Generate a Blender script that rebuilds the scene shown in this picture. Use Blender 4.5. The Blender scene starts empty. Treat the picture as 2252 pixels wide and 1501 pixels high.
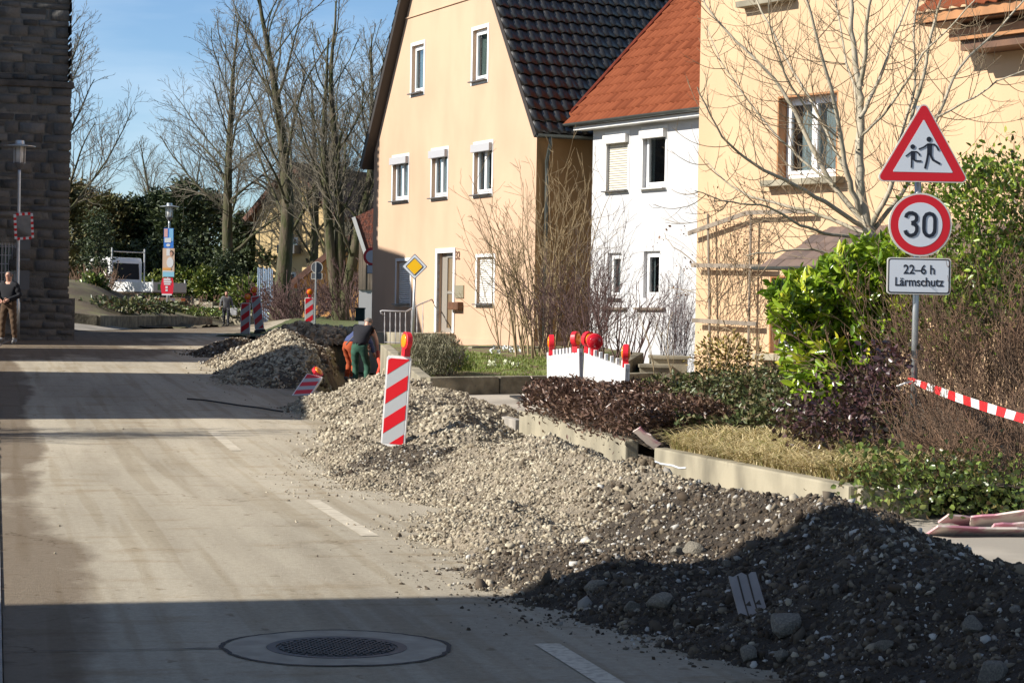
import bpy, bmesh, math, random
import numpy as np
from mathutils import Vector, Matrix
C = bpy.context; SC = C.scene; COL = SC.collection
R = math.radians
# ---------------------------------------------------------------- camera
FPX, CX, CY = 4700.0, 1126.0, 750.5
CAMZ, PITCH, ROLL = 1.65, R(0.70), R(1.0)
fw = Vector((0, math.cos(PITCH), -math.sin(PITCH)))
r0 = Vector((1, 0, 0)); u0 = Vector((0, math.sin(PITCH), math.cos(PITCH)))
rt = r0*math.cos(ROLL) + u0*math.sin(ROLL); up = -r0*math.sin(ROLL) + u0*math.cos(ROLL)
cam = bpy.data.cameras.new('camera'); camo = bpy.data.objects.new('camera', cam); COL.objects.link(camo)
mw = Matrix((( rt.x, up.x, -fw.x, 0), (rt.y, up.y, -fw.y, 0), (rt.z, up.z, -fw.z, CAMZ), (0, 0, 0, 1)))
camo.matrix_world = mw
cam.sensor_width = 36; cam.lens = 36*FPX/2252; cam.clip_start = 0.2; cam.clip_end = 3000
SC.camera = camo
# ---------------------------------------------------------------- world, sun, exposure
SUN_EL = R(33); Lh = Vector((0.957, 0.29, 0)).normalized()
w = bpy.data.worlds.new('World'); SC.world = w; w.use_nodes = True
nt = w.node_tree; bg = nt.nodes['Background']
sky = nt.nodes.new('ShaderNodeTexSky'); sky.sky_type = 'NISHITA'; sky.sun_disc = False
sky.sun_elevation = SUN_EL; sky.sun_rotation = math.atan2(-Lh.x, -Lh.y)
sky.air_density = 1.0; sky.dust_density = 0.6; sky.ozone_density = 2.0
tc = nt.nodes.new('ShaderNodeTexCoord'); mp = nt.nodes.new('ShaderNodeMapping'); mp.inputs['Scale'].default_value = (1.2, 1.2, 7)
nz = nt.nodes.new('ShaderNodeTexNoise'); nz.inputs['Scale'].default_value = 2.2; nz.inputs['Detail'].default_value = 6; nz.inputs['Roughness'].default_value = 0.55
rp = nt.nodes.new('ShaderNodeValToRGB'); rp.color_ramp.elements[0].position = 0.46; rp.color_ramp.elements[1].position = 0.80
rp.color_ramp.elements[0].color = (0, 0, 0, 1); rp.color_ramp.elements[1].color = (0.5, 0.5, 0.5, 1)
mx = nt.nodes.new('ShaderNodeMixRGB'); mx.inputs[2].default_value = (12, 13.5, 15, 1)
L = nt.links.new
L(tc.outputs['Generated'], mp.inputs[0]); L(mp.outputs[0], nz.inputs['Vector']); L(nz.outputs[0], rp.inputs[0])
tint = nt.nodes.new('ShaderNodeMixRGB'); tint.blend_type = 'MULTIPLY'; tint.inputs[0].default_value = 1; tint.inputs[2].default_value = (.80, .98, 1.22, 1)
sx = nt.nodes.new('ShaderNodeSeparateXYZ'); mr = nt.nodes.new('ShaderNodeMapRange'); mr.inputs['From Min'].default_value = 0.02; mr.inputs['From Max'].default_value = 0.45; mr.inputs['To Min'].default_value = 1.75; mr.inputs['To Max'].default_value = 0.8
vm = nt.nodes.new('ShaderNodeVectorMath'); vm.operation = 'SCALE'
nt.links.new(tc.outputs['Generated'], sx.inputs[0]); nt.links.new(sx.outputs[2], mr.inputs[0]); nt.links.new(mr.outputs[0], vm.inputs['Scale']); nt.links.new(sky.outputs[0], vm.inputs[0])
L(vm.outputs[0], tint.inputs[1]); L(rp.outputs[0], mx.inputs[0]); L(tint.outputs[0], mx.inputs[1]); L(mx.outputs[0], bg.inputs[0])
bg.inputs[1].default_value = 0.053
sl = bpy.data.lights.new('sun', 'SUN'); sl.energy = 5.0; sl.angle = R(0.5); sl.color = (1.0, 0.94, 0.84)
so = bpy.data.objects.new('sun', sl); COL.objects.link(so)
Ld = Vector((Lh.x*math.cos(SUN_EL), Lh.y*math.cos(SUN_EL), -math.sin(SUN_EL)))
so.rotation_euler = Ld.to_track_quat('-Z', 'Y').to_euler(); so.location = (-30, -10, 30)
SC.view_settings.view_transform = 'Standard'; SC.view_settings.look = 'None'
SC.view_settings.exposure = 0.68; SC.view_settings.gamma = 1
SC.cycles.max_bounces = 6
random.seed(7); RNG = np.random.default_rng(11)

# ---------------------------------------------------------------- helpers
def ray(x, y):
    return fw*1.0 + rt*((x-CX)/FPX) + up*(-(y-CY)/FPX)
def at(x, y, Y):                    # the point of that sight line at distance Y along the street axis
    d = ray(x, y); t = Y/d.y; return Vector((d.x*t, Y, CAMZ + d.z*t))
def ss(v, a, b):
    t = np.clip((v-a)/(b-a), 0, 1); return t*t*(3-2*t)
def hashn(X, Y, s, seed=0):         # smooth value noise
    X = np.asarray(X, float)*s; Y = np.asarray(Y, float)*s
    xi = np.floor(X); yi = np.floor(Y); fx = X-xi; fy = Y-yi
    fx = fx*fx*(3-2*fx); fy = fy*fy*(3-2*fy)
    def h(a, b):
        v = np.sin(a*127.1+b*311.7+seed*74.7)*43758.5453; return v-np.floor(v)
    return (h(xi, yi)*(1-fx)*(1-fy)+h(xi+1, yi)*fx*(1-fy)+h(xi, yi+1)*(1-fx)*fy+h(xi+1, yi+1)*fx*fy)*2-1
def fbm(X, Y, s, o=3, seed=0):
    r = 0; a = 1
    for k in range(o): r = r + a*hashn(X, Y, s*2**k, seed+k); a *= .5
    return r
DX, DY = -0.235, 0.972              # road direction; normal to the right is (DY, -DX)
def uv(X, Y): return ((X-.33)*.972+(Y-10.2)*.235, (X-.33)*-.235+(Y-10.2)*.972)
def xy(u, v): return (.33+u*.972-v*.235, 10.2+u*.235+v*.972)
def zr(Y): return np.clip(np.asarray(Y, float)-23, 0, 40)*.0232
def bend(Y):                        # sideways drift of the street past the straight part
    return ss(Y, 48, 66)*0.0 + np.clip(Y-50, 0, 18)**2*0.0105 + np.clip(Y-68, 0, 1e9)*0.235
def G(X, Y):
    X = np.asarray(X, float); Y = np.asarray(Y, float)
    z = zr(Y)
    z = z + .55*ss(Y, 74, 90)*ss(-X, 13.6, 17.5) + .5*ss(Y, 68, 84)*ss(X, -11.5, -8) + ss(Y, 112, 180)*1.6
    z = z + .25*ss(Y, 56, 60)*ss(-X, 13.0, 15)
    return z
TR0, TR1 = (-2.35, 33.0), (-4.1, 57.5)
def seg_d(X, Y, a, b):
    ax, ay = a; bx, by = b; dx, dy = bx-ax, by-ay
    t = np.clip(((X-ax)*dx+(Y-ay)*dy)/(dx*dx+dy*dy+1e-9), 0, 1)
    return np.hypot(X-ax-t*dx, Y-ay-t*dy), t
def trench(X, Y):
    d, t = seg_d(np.asarray(X, float), np.asarray(Y, float), TR0, TR1)
    return -.72*(1-ss(d + .12*hashn(X, Y, 1.7, 3), .50, .85))
def ground_at(x, y, fn=None):       # where a sight line meets the ground
    fn = fn or (lambda X, Y: float(G(X, Y)))
    d = ray(x, y); lo = 4.0
    for i in range(4000):
        Y = 4+i*.05; t = Y/d.y; z = CAMZ+d.z*t
        if z <= fn(d.x*t, Y): return Vector((d.x*t, Y, fn(d.x*t, Y)))
    return at(x, y, 150)

def tag(o, label=None, cat=None, group=None, kind=None):
    if label: o['label'] = label
    if cat: o['category'] = cat
    if group: o['group'] = group
    if kind: o['kind'] = kind
    return o
def empty(name, loc=(0, 0, 0), rz=0, label=None, cat=None, group=None):
    o = bpy.data.objects.new(name, None); COL.objects.link(o); o.location = loc; o.rotation_euler = (0, 0, rz)
    o.empty_display_size = .2
    return tag(o, label, cat, group)
def kids(o): return [c for c in bpy.data.objects if c.parent == o]
def copy_tree(o, parent=None):
    c = o.copy(); COL.objects.link(c); c.parent = parent
    for ch in kids(o): copy_tree(ch, c)
    return c
def link_mesh(name, me, mats, parent=None, smooth=False):
    if not isinstance(mats, (list, tuple)): mats = [mats]
    for m in mats: me.materials.append(m)
    if smooth: me.polygons.foreach_set('use_smooth', np.ones(len(me.polygons), bool))
    o = bpy.data.objects.new(name, me); COL.objects.link(o)
    if parent: o.parent = parent
    return o
def npmesh(name, V, F, mats, parent=None, rnd=None, smooth=False, mi=None):
    V = np.asarray(V, np.float32).reshape(-1, 3); F = np.asarray(F, np.int32)
    me = bpy.data.meshes.new(name); n, k = F.shape
    me.vertices.add(len(V)); me.vertices.foreach_set('co', V.ravel())
    me.loops.add(n*k); me.loops.foreach_set('vertex_index', F.ravel())
    me.polygons.add(n); me.polygons.foreach_set('loop_start', np.arange(0, n*k, k, dtype=np.int32))
    if mi is not None: me.polygons.foreach_set('material_index', np.asarray(mi, np.int32))
    me.update(calc_edges=True); me.validate()
    if rnd is not None:
        a = me.attributes.new('rnd', 'FLOAT', 'POINT'); a.data.foreach_set('value', np.asarray(rnd, np.float32))
    return link_mesh(name, me, mats, parent, smooth)
class MB:
    """collects shapes, then links them as one mesh object"""
    def __init__(s): s.v = []; s.f = []; s.m = []
    def add(s, vs, fs, m=0):
        b = len(s.v); s.v += [tuple(v) for v in vs]; s.f += [tuple(b+i for i in f) for f in fs]; s.m += [m]*len(fs)
    def box(s, c, d, rot=None, m=0, taper=1.0):
        c = Vector(c); x, y, z = d[0]/2, d[1]/2, d[2]/2; vs = []
        for k in (-1, 1):
            t = taper if k > 0 else 1.0
            for (i, j) in ((-1, -1), (1, -1), (1, 1), (-1, 1)):
                p = Vector((i*x*t, j*y*t, k*z))
                if rot is not None: p = rot @ p
                vs.append(c+p)
        s.add(vs, [(3, 2, 1, 0), (4, 5, 6, 7), (0, 1, 5, 4), (1, 2, 6, 5), (2, 3, 7, 6), (3, 0, 4, 7)], m)
    def b2(s, a, b, m=0):           # box from two corners
        s.box([(a[i]+b[i])/2 for i in range(3)], [abs(b[i]-a[i]) for i in range(3)], m=m)
    def tube(s, pts, rad, n=8, m=0, cap=True):
        pts = [Vector(p) for p in pts]
        if not isinstance(rad, (list, tuple)): rad = [rad]*len(pts)
        vs = []; ref = None
        for i, p in enumerate(pts):
            t = (pts[min(i+1, len(pts)-1)]-pts[max(i-1, 0)]).normalized()
            if ref is None: ref = t.orthogonal().normalized()
            a = (ref-t*ref.dot(t)).normalized(); b = t.cross(a); ref = a
            for k in range(n):
                q = 2*math.pi*k/n; vs.append(p+(a*math.cos(q)+b*math.sin(q))*rad[i])
        fs = [(i*n+k, i*n+(k+1) % n, (i+1)*n+(k+1) % n, (i+1)*n+k) for i in range(len(pts)-1) for k in range(n)]
        if cap: fs += [tuple(reversed(range(n))), tuple((len(pts)-1)*n+k for k in range(n))]
        s.add(vs, fs, m)
    def prism(s, poly, y0, y1, m=0, M=None):    # polygon in xz, from y0 (front) to y1
        n = len(poly); vs = [Vector((p[0], y0, p[1])) for p in poly]+[Vector((p[0], y1, p[1])) for p in poly]
        if M is not None: vs = [M @ v for v in vs]
        s.add(vs, [tuple(range(n)), tuple(reversed(range(n, 2*n)))]+[(i, i+n, (i+1) % n+n, (i+1) % n) for i in range(n)], m)
    def lathe(s, prof, n=16, c=(0, 0, 0), m=0):
        vs = [(c[0]+r*math.cos(2*math.pi*k/n), c[1]+r*math.sin(2*math.pi*k/n), c[2]+z) for r, z in prof for k in range(n)]
        fs = [(i*n+k, i*n+(k+1) % n, (i+1)*n+(k+1) % n, (i+1)*n+k) for i in range(len(prof)-1) for k in range(n)]
        s.add(vs, fs+[tuple(reversed(range(n))), tuple((len(prof)-1)*n+k for k in range(n))], m)
    def build(s, name, mats, parent=None, smooth=False, bevel=0, M=None):
        me = bpy.data.meshes.new(name)
        vs = s.v if M is None else [tuple(M @ Vector(v)) for v in s.v]
        me.from_pydata(vs, [], s.f); me.update()
        me.polygons.foreach_set('material_index', s.m)
        bm = bmesh.new(); bm.from_mesh(me); bmesh.ops.recalc_face_normals(bm, faces=bm.faces)
        if bevel: bmesh.ops.bevel(bm, geom=list(bm.edges), offset=bevel, segments=2, affect='EDGES', profile=.7)
        bm.to_mesh(me); bm.free()
        return link_mesh(name, me, mats, parent, smooth)
def rotm(ax, ang): return Matrix.Rotation(ang, 3, ax)

# ---------------------------------------------------------------- materials
def mat(name, col, rough=.7, metal=0, var=0, vs=3.0, bump=0, bs=20, bd=.01, col2=None, spec=.5, stretch=(1, 1, 1), mus=(.4, .65), detail=5):
    m = bpy.data.materials.new(name); m.use_nodes = True; n = m.node_tree.nodes; l = m.node_tree.links.new
    p = n['Principled BSDF']; p.inputs['Base Color'].default_value = (*col, 1); p.inputs['Roughness'].default_value = rough
    p.inputs['Metallic'].default_value = metal; p.inputs['Specular IOR Level'].default_value = spec
    t = n.new('ShaderNodeTexCoord'); mp = n.new('ShaderNodeMapping'); mp.inputs['Scale'].default_value = stretch; l(t.outputs['Object'], mp.inputs[0])
    if var or col2:
        z = n.new('ShaderNodeTexNoise'); z.inputs['Scale'].default_value = vs; z.inputs['Detail'].default_value = detail; l(mp.outputs[0], z.inputs['Vector'])
        r = n.new('ShaderNodeValToRGB'); r.color_ramp.elements[0].position = mus[0]; r.color_ramp.elements[1].position = mus[1]
        c2 = col2 or tuple(c*(1-var) for c in col)
        r.color_ramp.elements[0].color = (*c2, 1); r.color_ramp.elements[1].color = (*col, 1)
        l(z.outputs[0], r.inputs[0]); l(r.outputs[0], p.inputs['Base Color'])
    if bump:
        z2 = n.new('ShaderNodeTexNoise'); z2.inputs['Scale'].default_value = bs; z2.inputs['Detail'].default_value = 6; l(mp.outputs[0], z2.inputs['Vector'])
        b = n.new('ShaderNodeBump'); b.inputs['Strength'].default_value = bump; b.inputs['Distance'].default_value = bd
        l(z2.outputs[0], b.inputs['Height']); l(b.outputs[0], p.inputs['Normal'])
    return m
def rmat(name, cols, rough=.6, trans=0, spec=.5, bump=0, bs=30, bd=.01):  # colour picked per leaf, stone or tile
    m = bpy.data.materials.new(name); m.use_nodes = True; n = m.node_tree.nodes; l = m.node_tree.links.new
    p = n['Principled BSDF']; p.inputs['Roughness'].default_value = rough; p.inputs['Specular IOR Level'].default_value = spec
    a = n.new('ShaderNodeAttribute'); a.attribute_name = 'rnd'
    r = n.new('ShaderNodeValToRGB'); el = r.color_ramp.elements
    while len(el) < len(cols): el.new(.5)
    for i, c in enumerate(cols): el[i].position = i/(len(cols)-1); el[i].color = (*c, 1)
    l(a.outputs['Fac'], r.inputs[0]); l(r.outputs[0], p.inputs['Base Color'])
    if bump:
        t = n.new('ShaderNodeTexCoord'); z2 = n.new('ShaderNodeTexNoise'); z2.inputs['Scale'].default_value = bs; z2.inputs['Detail'].default_value = 6; l(t.outputs['Object'], z2.inputs['Vector'])
        b = n.new('ShaderNodeBump'); b.inputs['Strength'].default_value = bump; b.inputs['Distance'].default_value = bd
        l(z2.outputs[0], b.inputs['Height']); l(b.outputs[0], p.inputs['Normal'])
    if trans:
        tr = n.new('ShaderNodeBsdfTranslucent'); l(r.outputs[0], tr.inputs[0]); ms = n.new('ShaderNodeMixShader'); ms.inputs[0].default_value = trans
        l(p.outputs[0], ms.inputs[1]); l(tr.outputs[0], ms.inputs[2]); l(ms.outputs[0], n['Material Output'].inputs[0])
    return m
def glassmat():
    m = bpy.data.materials.new('window_glass'); m.use_nodes = True; n = m.node_tree.nodes; l = m.node_tree.links.new
    g = n.new('ShaderNodeBsdfGlossy'); g.inputs['Roughness'].default_value = .02; t = n.new('ShaderNodeBsdfTransparent'); t.inputs[0].default_value = (.75, .8, .8, 1)
    f = n.new('ShaderNodeLayerWeight'); f.inputs[0].default_value = .35; q = n.new('ShaderNodeMath'); q.operation = 'MULTIPLY_ADD'; q.inputs[1].default_value = .55; q.inputs[2].default_value = .03; l(f.outputs['Facing'], q.inputs[0]); ms = n.new('ShaderNodeMixShader')
    l(q.outputs[0], ms.inputs[0]); l(t.outputs[0], ms.inputs[1]); l(g.outputs[0], ms.inputs[2]); l(ms.outputs[0], n['Material Output'].inputs[0])
    return m
GLASS = glassmat()
def asphalt():
    m = bpy.data.materials.new('dusty_asphalt'); m.use_nodes = True; n = m.node_tree.nodes; l = m.node_tree.links.new
    p = n['Principled BSDF']; p.inputs['Roughness'].default_value = .85; p.inputs['Specular IOR Level'].default_value = .25
    t = n.new('ShaderNodeTexCoord')
    def noise(sc, det, stretch, rough=.6):
        m0 = n.new('ShaderNodeMapping'); m0.inputs['Rotation'].default_value = (0, 0, R(-13.6)); mp = n.new('ShaderNodeMapping'); mp.inputs['Scale'].default_value = stretch
        l(t.outputs['Object'], m0.inputs[0]); l(m0.outputs[0], mp.inputs[0]); z = n.new('ShaderNodeTexNoise'); z.inputs['Scale'].default_value = sc; z.inputs['Detail'].default_value = det; z.inputs['Roughness'].default_value = rough
        l(mp.outputs[0], z.inputs['Vector']); return z.outputs[0]
    def ramp(src, a, b, c0, c1):
        r = n.new('ShaderNodeValToRGB'); r.color_ramp.elements[0].position = a; r.color_ramp.elements[1].position = b
        r.color_ramp.elements[0].color = (*c0, 1); r.color_ramp.elements[1].color = (*c1, 1); l(src, r.inputs[0]); return r.outputs[0]
    def mix(a, b, fac, mode='MIX'):
        x = n.new('ShaderNodeMixRGB'); x.blend_type = mode
        l(a, x.inputs[1]); l(b, x.inputs[2])
        if isinstance(fac, float): x.inputs[0].default_value = fac
        else: l(fac, x.inputs[0])
        return x.outputs[0]
    dust = ramp(noise(.5, 6, (1, .22, 1)), .35, .68, (.40, .355, .275), (.54, .48, .375))
    fine = ramp(noise(38, 5, (1, 1, 1), .8), .3, .7, (.66, .66, .66), (1.12, 1.12, 1.12))
    c = mix(dust, fine, .55, 'MULTIPLY')
    streak = ramp(noise(2.2, 5, (1, .05, 1)), .38, .60, (.70, .68, .66), (1, 1, 1))
    c = mix(c, streak, .55, 'MULTIPLY')
    # dirt along the left gutter and on the far part of the street
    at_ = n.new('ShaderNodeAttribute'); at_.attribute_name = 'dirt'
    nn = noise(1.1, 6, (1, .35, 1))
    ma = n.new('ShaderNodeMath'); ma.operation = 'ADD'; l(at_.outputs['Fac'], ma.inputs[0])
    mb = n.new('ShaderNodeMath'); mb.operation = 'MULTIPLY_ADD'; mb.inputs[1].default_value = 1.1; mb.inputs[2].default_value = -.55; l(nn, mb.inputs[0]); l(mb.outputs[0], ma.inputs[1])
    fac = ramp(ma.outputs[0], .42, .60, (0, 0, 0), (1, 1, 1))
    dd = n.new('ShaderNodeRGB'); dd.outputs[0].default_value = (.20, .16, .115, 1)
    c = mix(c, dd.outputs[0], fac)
    gr = ramp(noise(16, 6, (1, 1, 1), .85), .36, .62, (.80, .79, .77), (1.10, 1.10, 1.10)); c = mix(c, gr, .75, 'MULTIPLY')
    vo = n.new('ShaderNodeTexVoronoi'); vo.feature = 'DISTANCE_TO_EDGE'; vo.inputs['Scale'].default_value = .55; wn = n.new('ShaderNodeTexNoise'); wn.inputs['Scale'].default_value = 2.5; wn.inputs['Detail'].default_value = 5
    va = n.new('ShaderNodeVectorMath'); va.operation = 'MULTIPLY_ADD'; va.inputs[1].default_value = (.9, .9, 0); l(t.outputs['Object'], wn.inputs['Vector']); l(wn.outputs['Color'], va.inputs[0]); l(t.outputs['Object'], va.inputs[2]); l(va.outputs[0], vo.inputs['Vector'])
    cr = ramp(vo.outputs['Distance'], .002, .010, (.55, .50, .44), (1, 1, 1)); crm = ramp(noise(.6, 3, (1, 1, 1)), .50, .60, (0, 0, 0), (1, 1, 1)); c = mix(c, mix(c, cr, 1.0, 'MULTIPLY'), crm)
    sp_ = ramp(noise(9, 2, (1, .6, 1)), .28, .33, (.60, .55, .48), (1, 1, 1)); c = mix(c, sp_, .8, 'MULTIPLY')
    tyre = ramp(noise(5, 4, (1.2, .03, 1), .4), .52, .60, (1, 1, 1), (.86, .83, .78)); c = mix(c, tyre, .8, 'MULTIPLY')
    st = ramp(noise(1.7, 7, (.5, 1.3, 1), .7), .54, .66, (1, 1, 1), (.74, .66, .55)); c = mix(c, st, .7, 'MULTIPLY')
    l(c, p.inputs['Base Color'])
    b = n.new('ShaderNodeBump'); b.inputs['Strength'].default_value = .8; b.inputs['Distance'].default_value = .012
    l(noise(45, 6, (1, 1, 1), .8), b.inputs['Height']); l(b.outputs[0], p.inputs['Normal'])
    return m
def stucco(name, col, dark=.17):
    m = mat(name, col, .9, var=dark, vs=.75, bump=.35, bs=55, bd=.006, spec=.15, mus=(.25, .6), detail=8, stretch=(1, 1, .45)); return m
m_cream = stucco('cream_render', (.55, .385, .268))
m_cream2 = stucco('warm_render', (.60, .415, .258), .16)
m_side_shade = stucco('shade_toned_side_render', (.36, .215, .10), .25)  # cream render darkened to brown: the side wall's shade put into the colour
m_white_r = stucco('white_render', (.52, .525, .54), .08)
m_plinth = stucco('pink_plinth', (.60, .38, .27))
m_orange_r = stucco('orange_render', (.68, .36, .14))
m_yel_r = stucco('yellow_render', (.66, .50, .27))
m_pvc = mat('white_plastic_frame', (.80, .80, .80), .35)
m_trim = mat('white_trim', (.75, .75, .74), .7, var=.1)
m_shut = mat('pale_shutter', (.68, .67, .64), .5)
m_shutb = mat('beige_shutter', (.60, .57, .49), .5)
m_boxg = mat('grey_shutter_box', (.42, .42, .44), .45)
m_sill = mat('dark_sill', (.10, .10, .105), .4)
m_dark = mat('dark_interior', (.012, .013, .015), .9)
m_curt = mat('curtain', (.42, .47, .43), .9, var=.3, vs=8, stretch=(3, 1, .3))
m_netc = mat('white_net_curtain', (.62, .64, .66), .9, var=.35, vs=10, stretch=(3, 1, .2))
m_wood = mat('weathered_wood', (.28, .23, .18), .8, var=.4, vs=6, bump=.4, bs=30, stretch=(1, 1, .2))
m_woodl = mat('pale_wood', (.52, .42, .30), .75, var=.3, vs=8, bump=.3, bs=25)
m_brown = mat('brown_wood', (.15, .07, .035), .6, var=.3, vs=5)
m_fascia = mat('varnished_fascia', (.42, .19, .07), .5, var=.25, vs=4)
m_doorm = mat('grey_door_metal', (.36, .33, .29), .4, metal=.3)
m_doorg = mat('amber_door_glass', (.20, .14, .08), .15)
m_zinc = mat('zinc_gutter', (.12, .135, .13), .45, metal=.6, var=.2)
m_galv = mat('galvanised_steel', (.50, .52, .53), .38, metal=.75, var=.15, vs=12)
m_greyiron = mat('painted_iron', (.42, .42, .44), .5)
m_blacktile = rmat('black_roof_tile', [(.010, .010, .010), (.024, .022, .020)], .34, spec=.8, bump=.3, bs=8)
m_redtile = rmat('red_roof_tile', [(.15, .040, .018), (.235, .070, .032), (.19, .054, .025)], .85, spec=.1, bump=.3, bs=8)
m_browntile = rmat('brown_roof_tile', [(.07, .05, .045), (.15, .10, .08)], .8, bump=.4)
m_stone = rmat('tower_masonry', [(.075, .073, .070), (.135, .131, .124), (.10, .097, .092), (.185, .178, .165)], .95, spec=.1, bump=.8, bs=14, bd=.03)
m_mortar = mat('tower_mortar', (.17, .16, .14), .95, var=.4, vs=3, bump=.8, bs=18, bd=.03)
m_conc = mat('old_concrete', (.335, .30, .22), .9, var=.58, vs=1.6, stretch=(1, 1, .5), bump=.5, bs=40, bd=.006, mus=(.3, .6), detail=8)
m_conc_d = mat('mossy_stone_wall', (.27, .24, .17), .95, var=.55, vs=3.0, bump=.9, bs=12, bd=.03, detail=8)
m_drive = mat('dusty_paving', (.42, .375, .31), .9, var=.3, vs=.9, bump=.5, bs=60, bd=.006, detail=8)
m_pave = mat('dusty_pavement', (.33, .295, .245), .9, var=.35, vs=.8, bump=.5, bs=60, bd=.008, detail=8)
m_kerb = mat('granite_kerb', (.36, .33, .29), .85, var=.3, vs=4, bump=.3)
m_ground = mat('bare_earth', (.14, .13, .06), .95, col2=(.10, .075, .05), vs=1.2, bump=.8, bs=18, bd=.03)
m_soil = mat('dark_soil', (.105, .08, .058), .95, var=.4, vs=4, bump=1, bs=26, bd=.04)
m_gsoil = mat('gravelly_soil', (.30, .255, .19), .95, col2=(.16, .13, .095), vs=3.2, bump=1, bs=28, bd=.04, mus=(.35, .6))
m_lawn = mat('winter_lawn', (.08, .115, .028), .9, col2=(.085, .085, .035), vs=5, bump=1, bs=40, bd=.03)
m_mark = mat('worn_road_paint', (.60, .55, .44), .8, col2=(.42, .37, .29), vs=24, mus=(.38, .56))
m_markf = mat('dust_covered_road_paint', (.54, .485, .385), .8, col2=(.42, .37, .285), vs=9, mus=(.40, .62))
m_cast = mat('cast_iron', (.085, .08, .075), .55, metal=.4, var=.3, vs=20)
m_tar = mat('tar_seam', (.03, .028, .026), .8)
m_patch = mat('manhole_concrete', (.38, .34, .27), .9, var=.25, vs=6, bump=.4)
m_signw = mat('sign_white', (.62, .66, .72), .38)
m_signr = mat('sign_red', (.58, .006, .015), .35)
m_signb = mat('sign_black', (.010, .012, .022), .4)
m_signy = mat('sign_yellow', (.82, .47, .008), .35)
m_signg = mat('sign_back_grey', (.16, .17, .19), .5, metal=.4)
m_signbl = mat('sign_edge_light', (.62, .60, .55), .4)
m_beam = mat('beacon_white_foil', (.40, .415, .43), .42)
m_bframe = mat('beacon_white_plastic', (.78, .77, .76), .45, var=.12, vs=8)
m_lampr = mat('warning_lamp_red_shell', (.78, .02, .035), .35)
m_lensy = mat('amber_lens', (.95, .28, .01), .12, spec=.8)
m_lensr = mat('red_lens', (.50, .008, .02), .12, spec=.8)
m_bark = mat('moss_streaked_bark', (.10, .078, .052), .95, col2=(.05, .055, .018), vs=5, bump=1, bs=14, bd=.03, stretch=(1, 1, .3))
m_twig = mat('grey_brown_twigs', (.155, .135, .10), .9)
m_bark2 = mat('pale_smooth_bark', (.42, .37, .28), .8, col2=(.22, .20, .13), vs=6, bump=.5, bs=20, mus=(.3, .5))
m_twig2 = mat('ochre_twigs', (.30, .225, .14), .8, var=.3, vs=6)
m_twigr = mat('reddish_twigs', (.13, .075, .07), .85, var=.4, vs=6)
m_twigy = mat('tan_twigs', (.36, .27, .15), .85, col2=(.19, .14, .08), vs=4)
m_twigb = mat('brown_dry_twigs', (.25, .145, .09), .85, col2=(.13, .085, .055), vs=3)
m_ever = rmat('dark_evergreen_leaves', [(.012, .026, .010), (.03, .05, .016), (.075, .095, .03)], .6, .1)
m_ever2 = rmat('olive_conifer_leaves', [(.05, .055, .015), (.10, .10, .03), (.13, .085, .03)], .6, .1)
m_laurel = rmat('laurel_leaves', [(.06, .13, .012), (.16, .27, .016), (.31, .42, .03), (.50, .48, .04)], .26, .18, spec=.7)
m_laurd = rmat('dull_laurel_leaves', [(.03, .06, .012), (.08, .12, .02), (.15, .19, .03), (.22, .22, .05)], .4, .1)
m_hedged = rmat('bronze_hedge_leaves', [(.055, .030, .024), (.12, .066, .047), (.21, .13, .09), (.09, .082, .03)], .33, .08, spec=.6)
m_ivy = rmat('ivy_leaves', [(.05, .075, .022), (.10, .15, .03), (.18, .24, .05), (.13, .08, .04)], .35, .12, spec=.6)
m_pinkl = rmat('dark_green_groundcover', [(.035, .05, .02), (.075, .10, .032), (.15, .155, .06), (.13, .07, .05)], .45, .1)
m_lav = rmat('grey_green_leaves', [(.11, .11, .06), (.20, .19, .12), (.26, .24, .16)], .7, .1)
m_grassg = rmat('green_grass', [(.09, .14, .02), (.18, .25, .04), (.28, .32, .07)], .6, .25)
m_grassd = rmat('dry_straw_grass', [(.40, .30, .13), (.74, .62, .36), (.52, .42, .20), (.30, .30, .10)], .7, .25)
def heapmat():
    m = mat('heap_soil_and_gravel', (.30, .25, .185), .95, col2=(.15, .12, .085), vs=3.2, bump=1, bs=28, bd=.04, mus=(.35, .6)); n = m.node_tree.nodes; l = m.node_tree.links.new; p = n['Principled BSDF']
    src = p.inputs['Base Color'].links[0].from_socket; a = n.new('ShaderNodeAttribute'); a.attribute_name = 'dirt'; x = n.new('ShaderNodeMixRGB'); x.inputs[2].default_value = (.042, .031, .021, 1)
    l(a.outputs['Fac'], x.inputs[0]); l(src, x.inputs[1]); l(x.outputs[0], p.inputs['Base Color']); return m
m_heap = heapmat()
m_peb = rmat('limestone_gravel', [(.15, .122, .085), (.27, .228, .165), (.37, .32, .235), (.50, .45, .345), (.235, .192, .135)], .85, spec=.25)
m_pebd = rmat('soil_clods_and_pebbles', [(.035, .025, .018), (.062, .046, .032), (.085, .064, .045), (.11, .088, .065), (.14, .12, .095), (.48, .46, .42)], .9, spec=.2)
m_pebm = rmat('dirty_gravel', [(.075, .056, .038), (.145, .115, .08), (.24, .20, .145), (.40, .355, .27)], .9, spec=.2)
m_rock = mat('grey_rock', (.27, .24, .19), .85, var=.4, vs=9, bump=.8, bs=14, bd=.02)
m_skin = mat('skin', (.55, .30, .21), .5)
m_hairg = mat('grey_hair', (.20, .17, .15), .8)
m_haird = mat('dark_hair', (.05, .035, .028), .8)
m_board = mat('faded_pink_board', (.68, .58, .52), .7, col2=(.50, .22, .27), vs=3.2, mus=(.40, .48))
m_truckw = mat('white_truck_paint', (.80, .80, .79), .3)
m_rubber = mat('black_rubber', (.02, .02, .02), .8)
def flat(name, c, r=.5): return mat(name, c, r)

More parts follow.
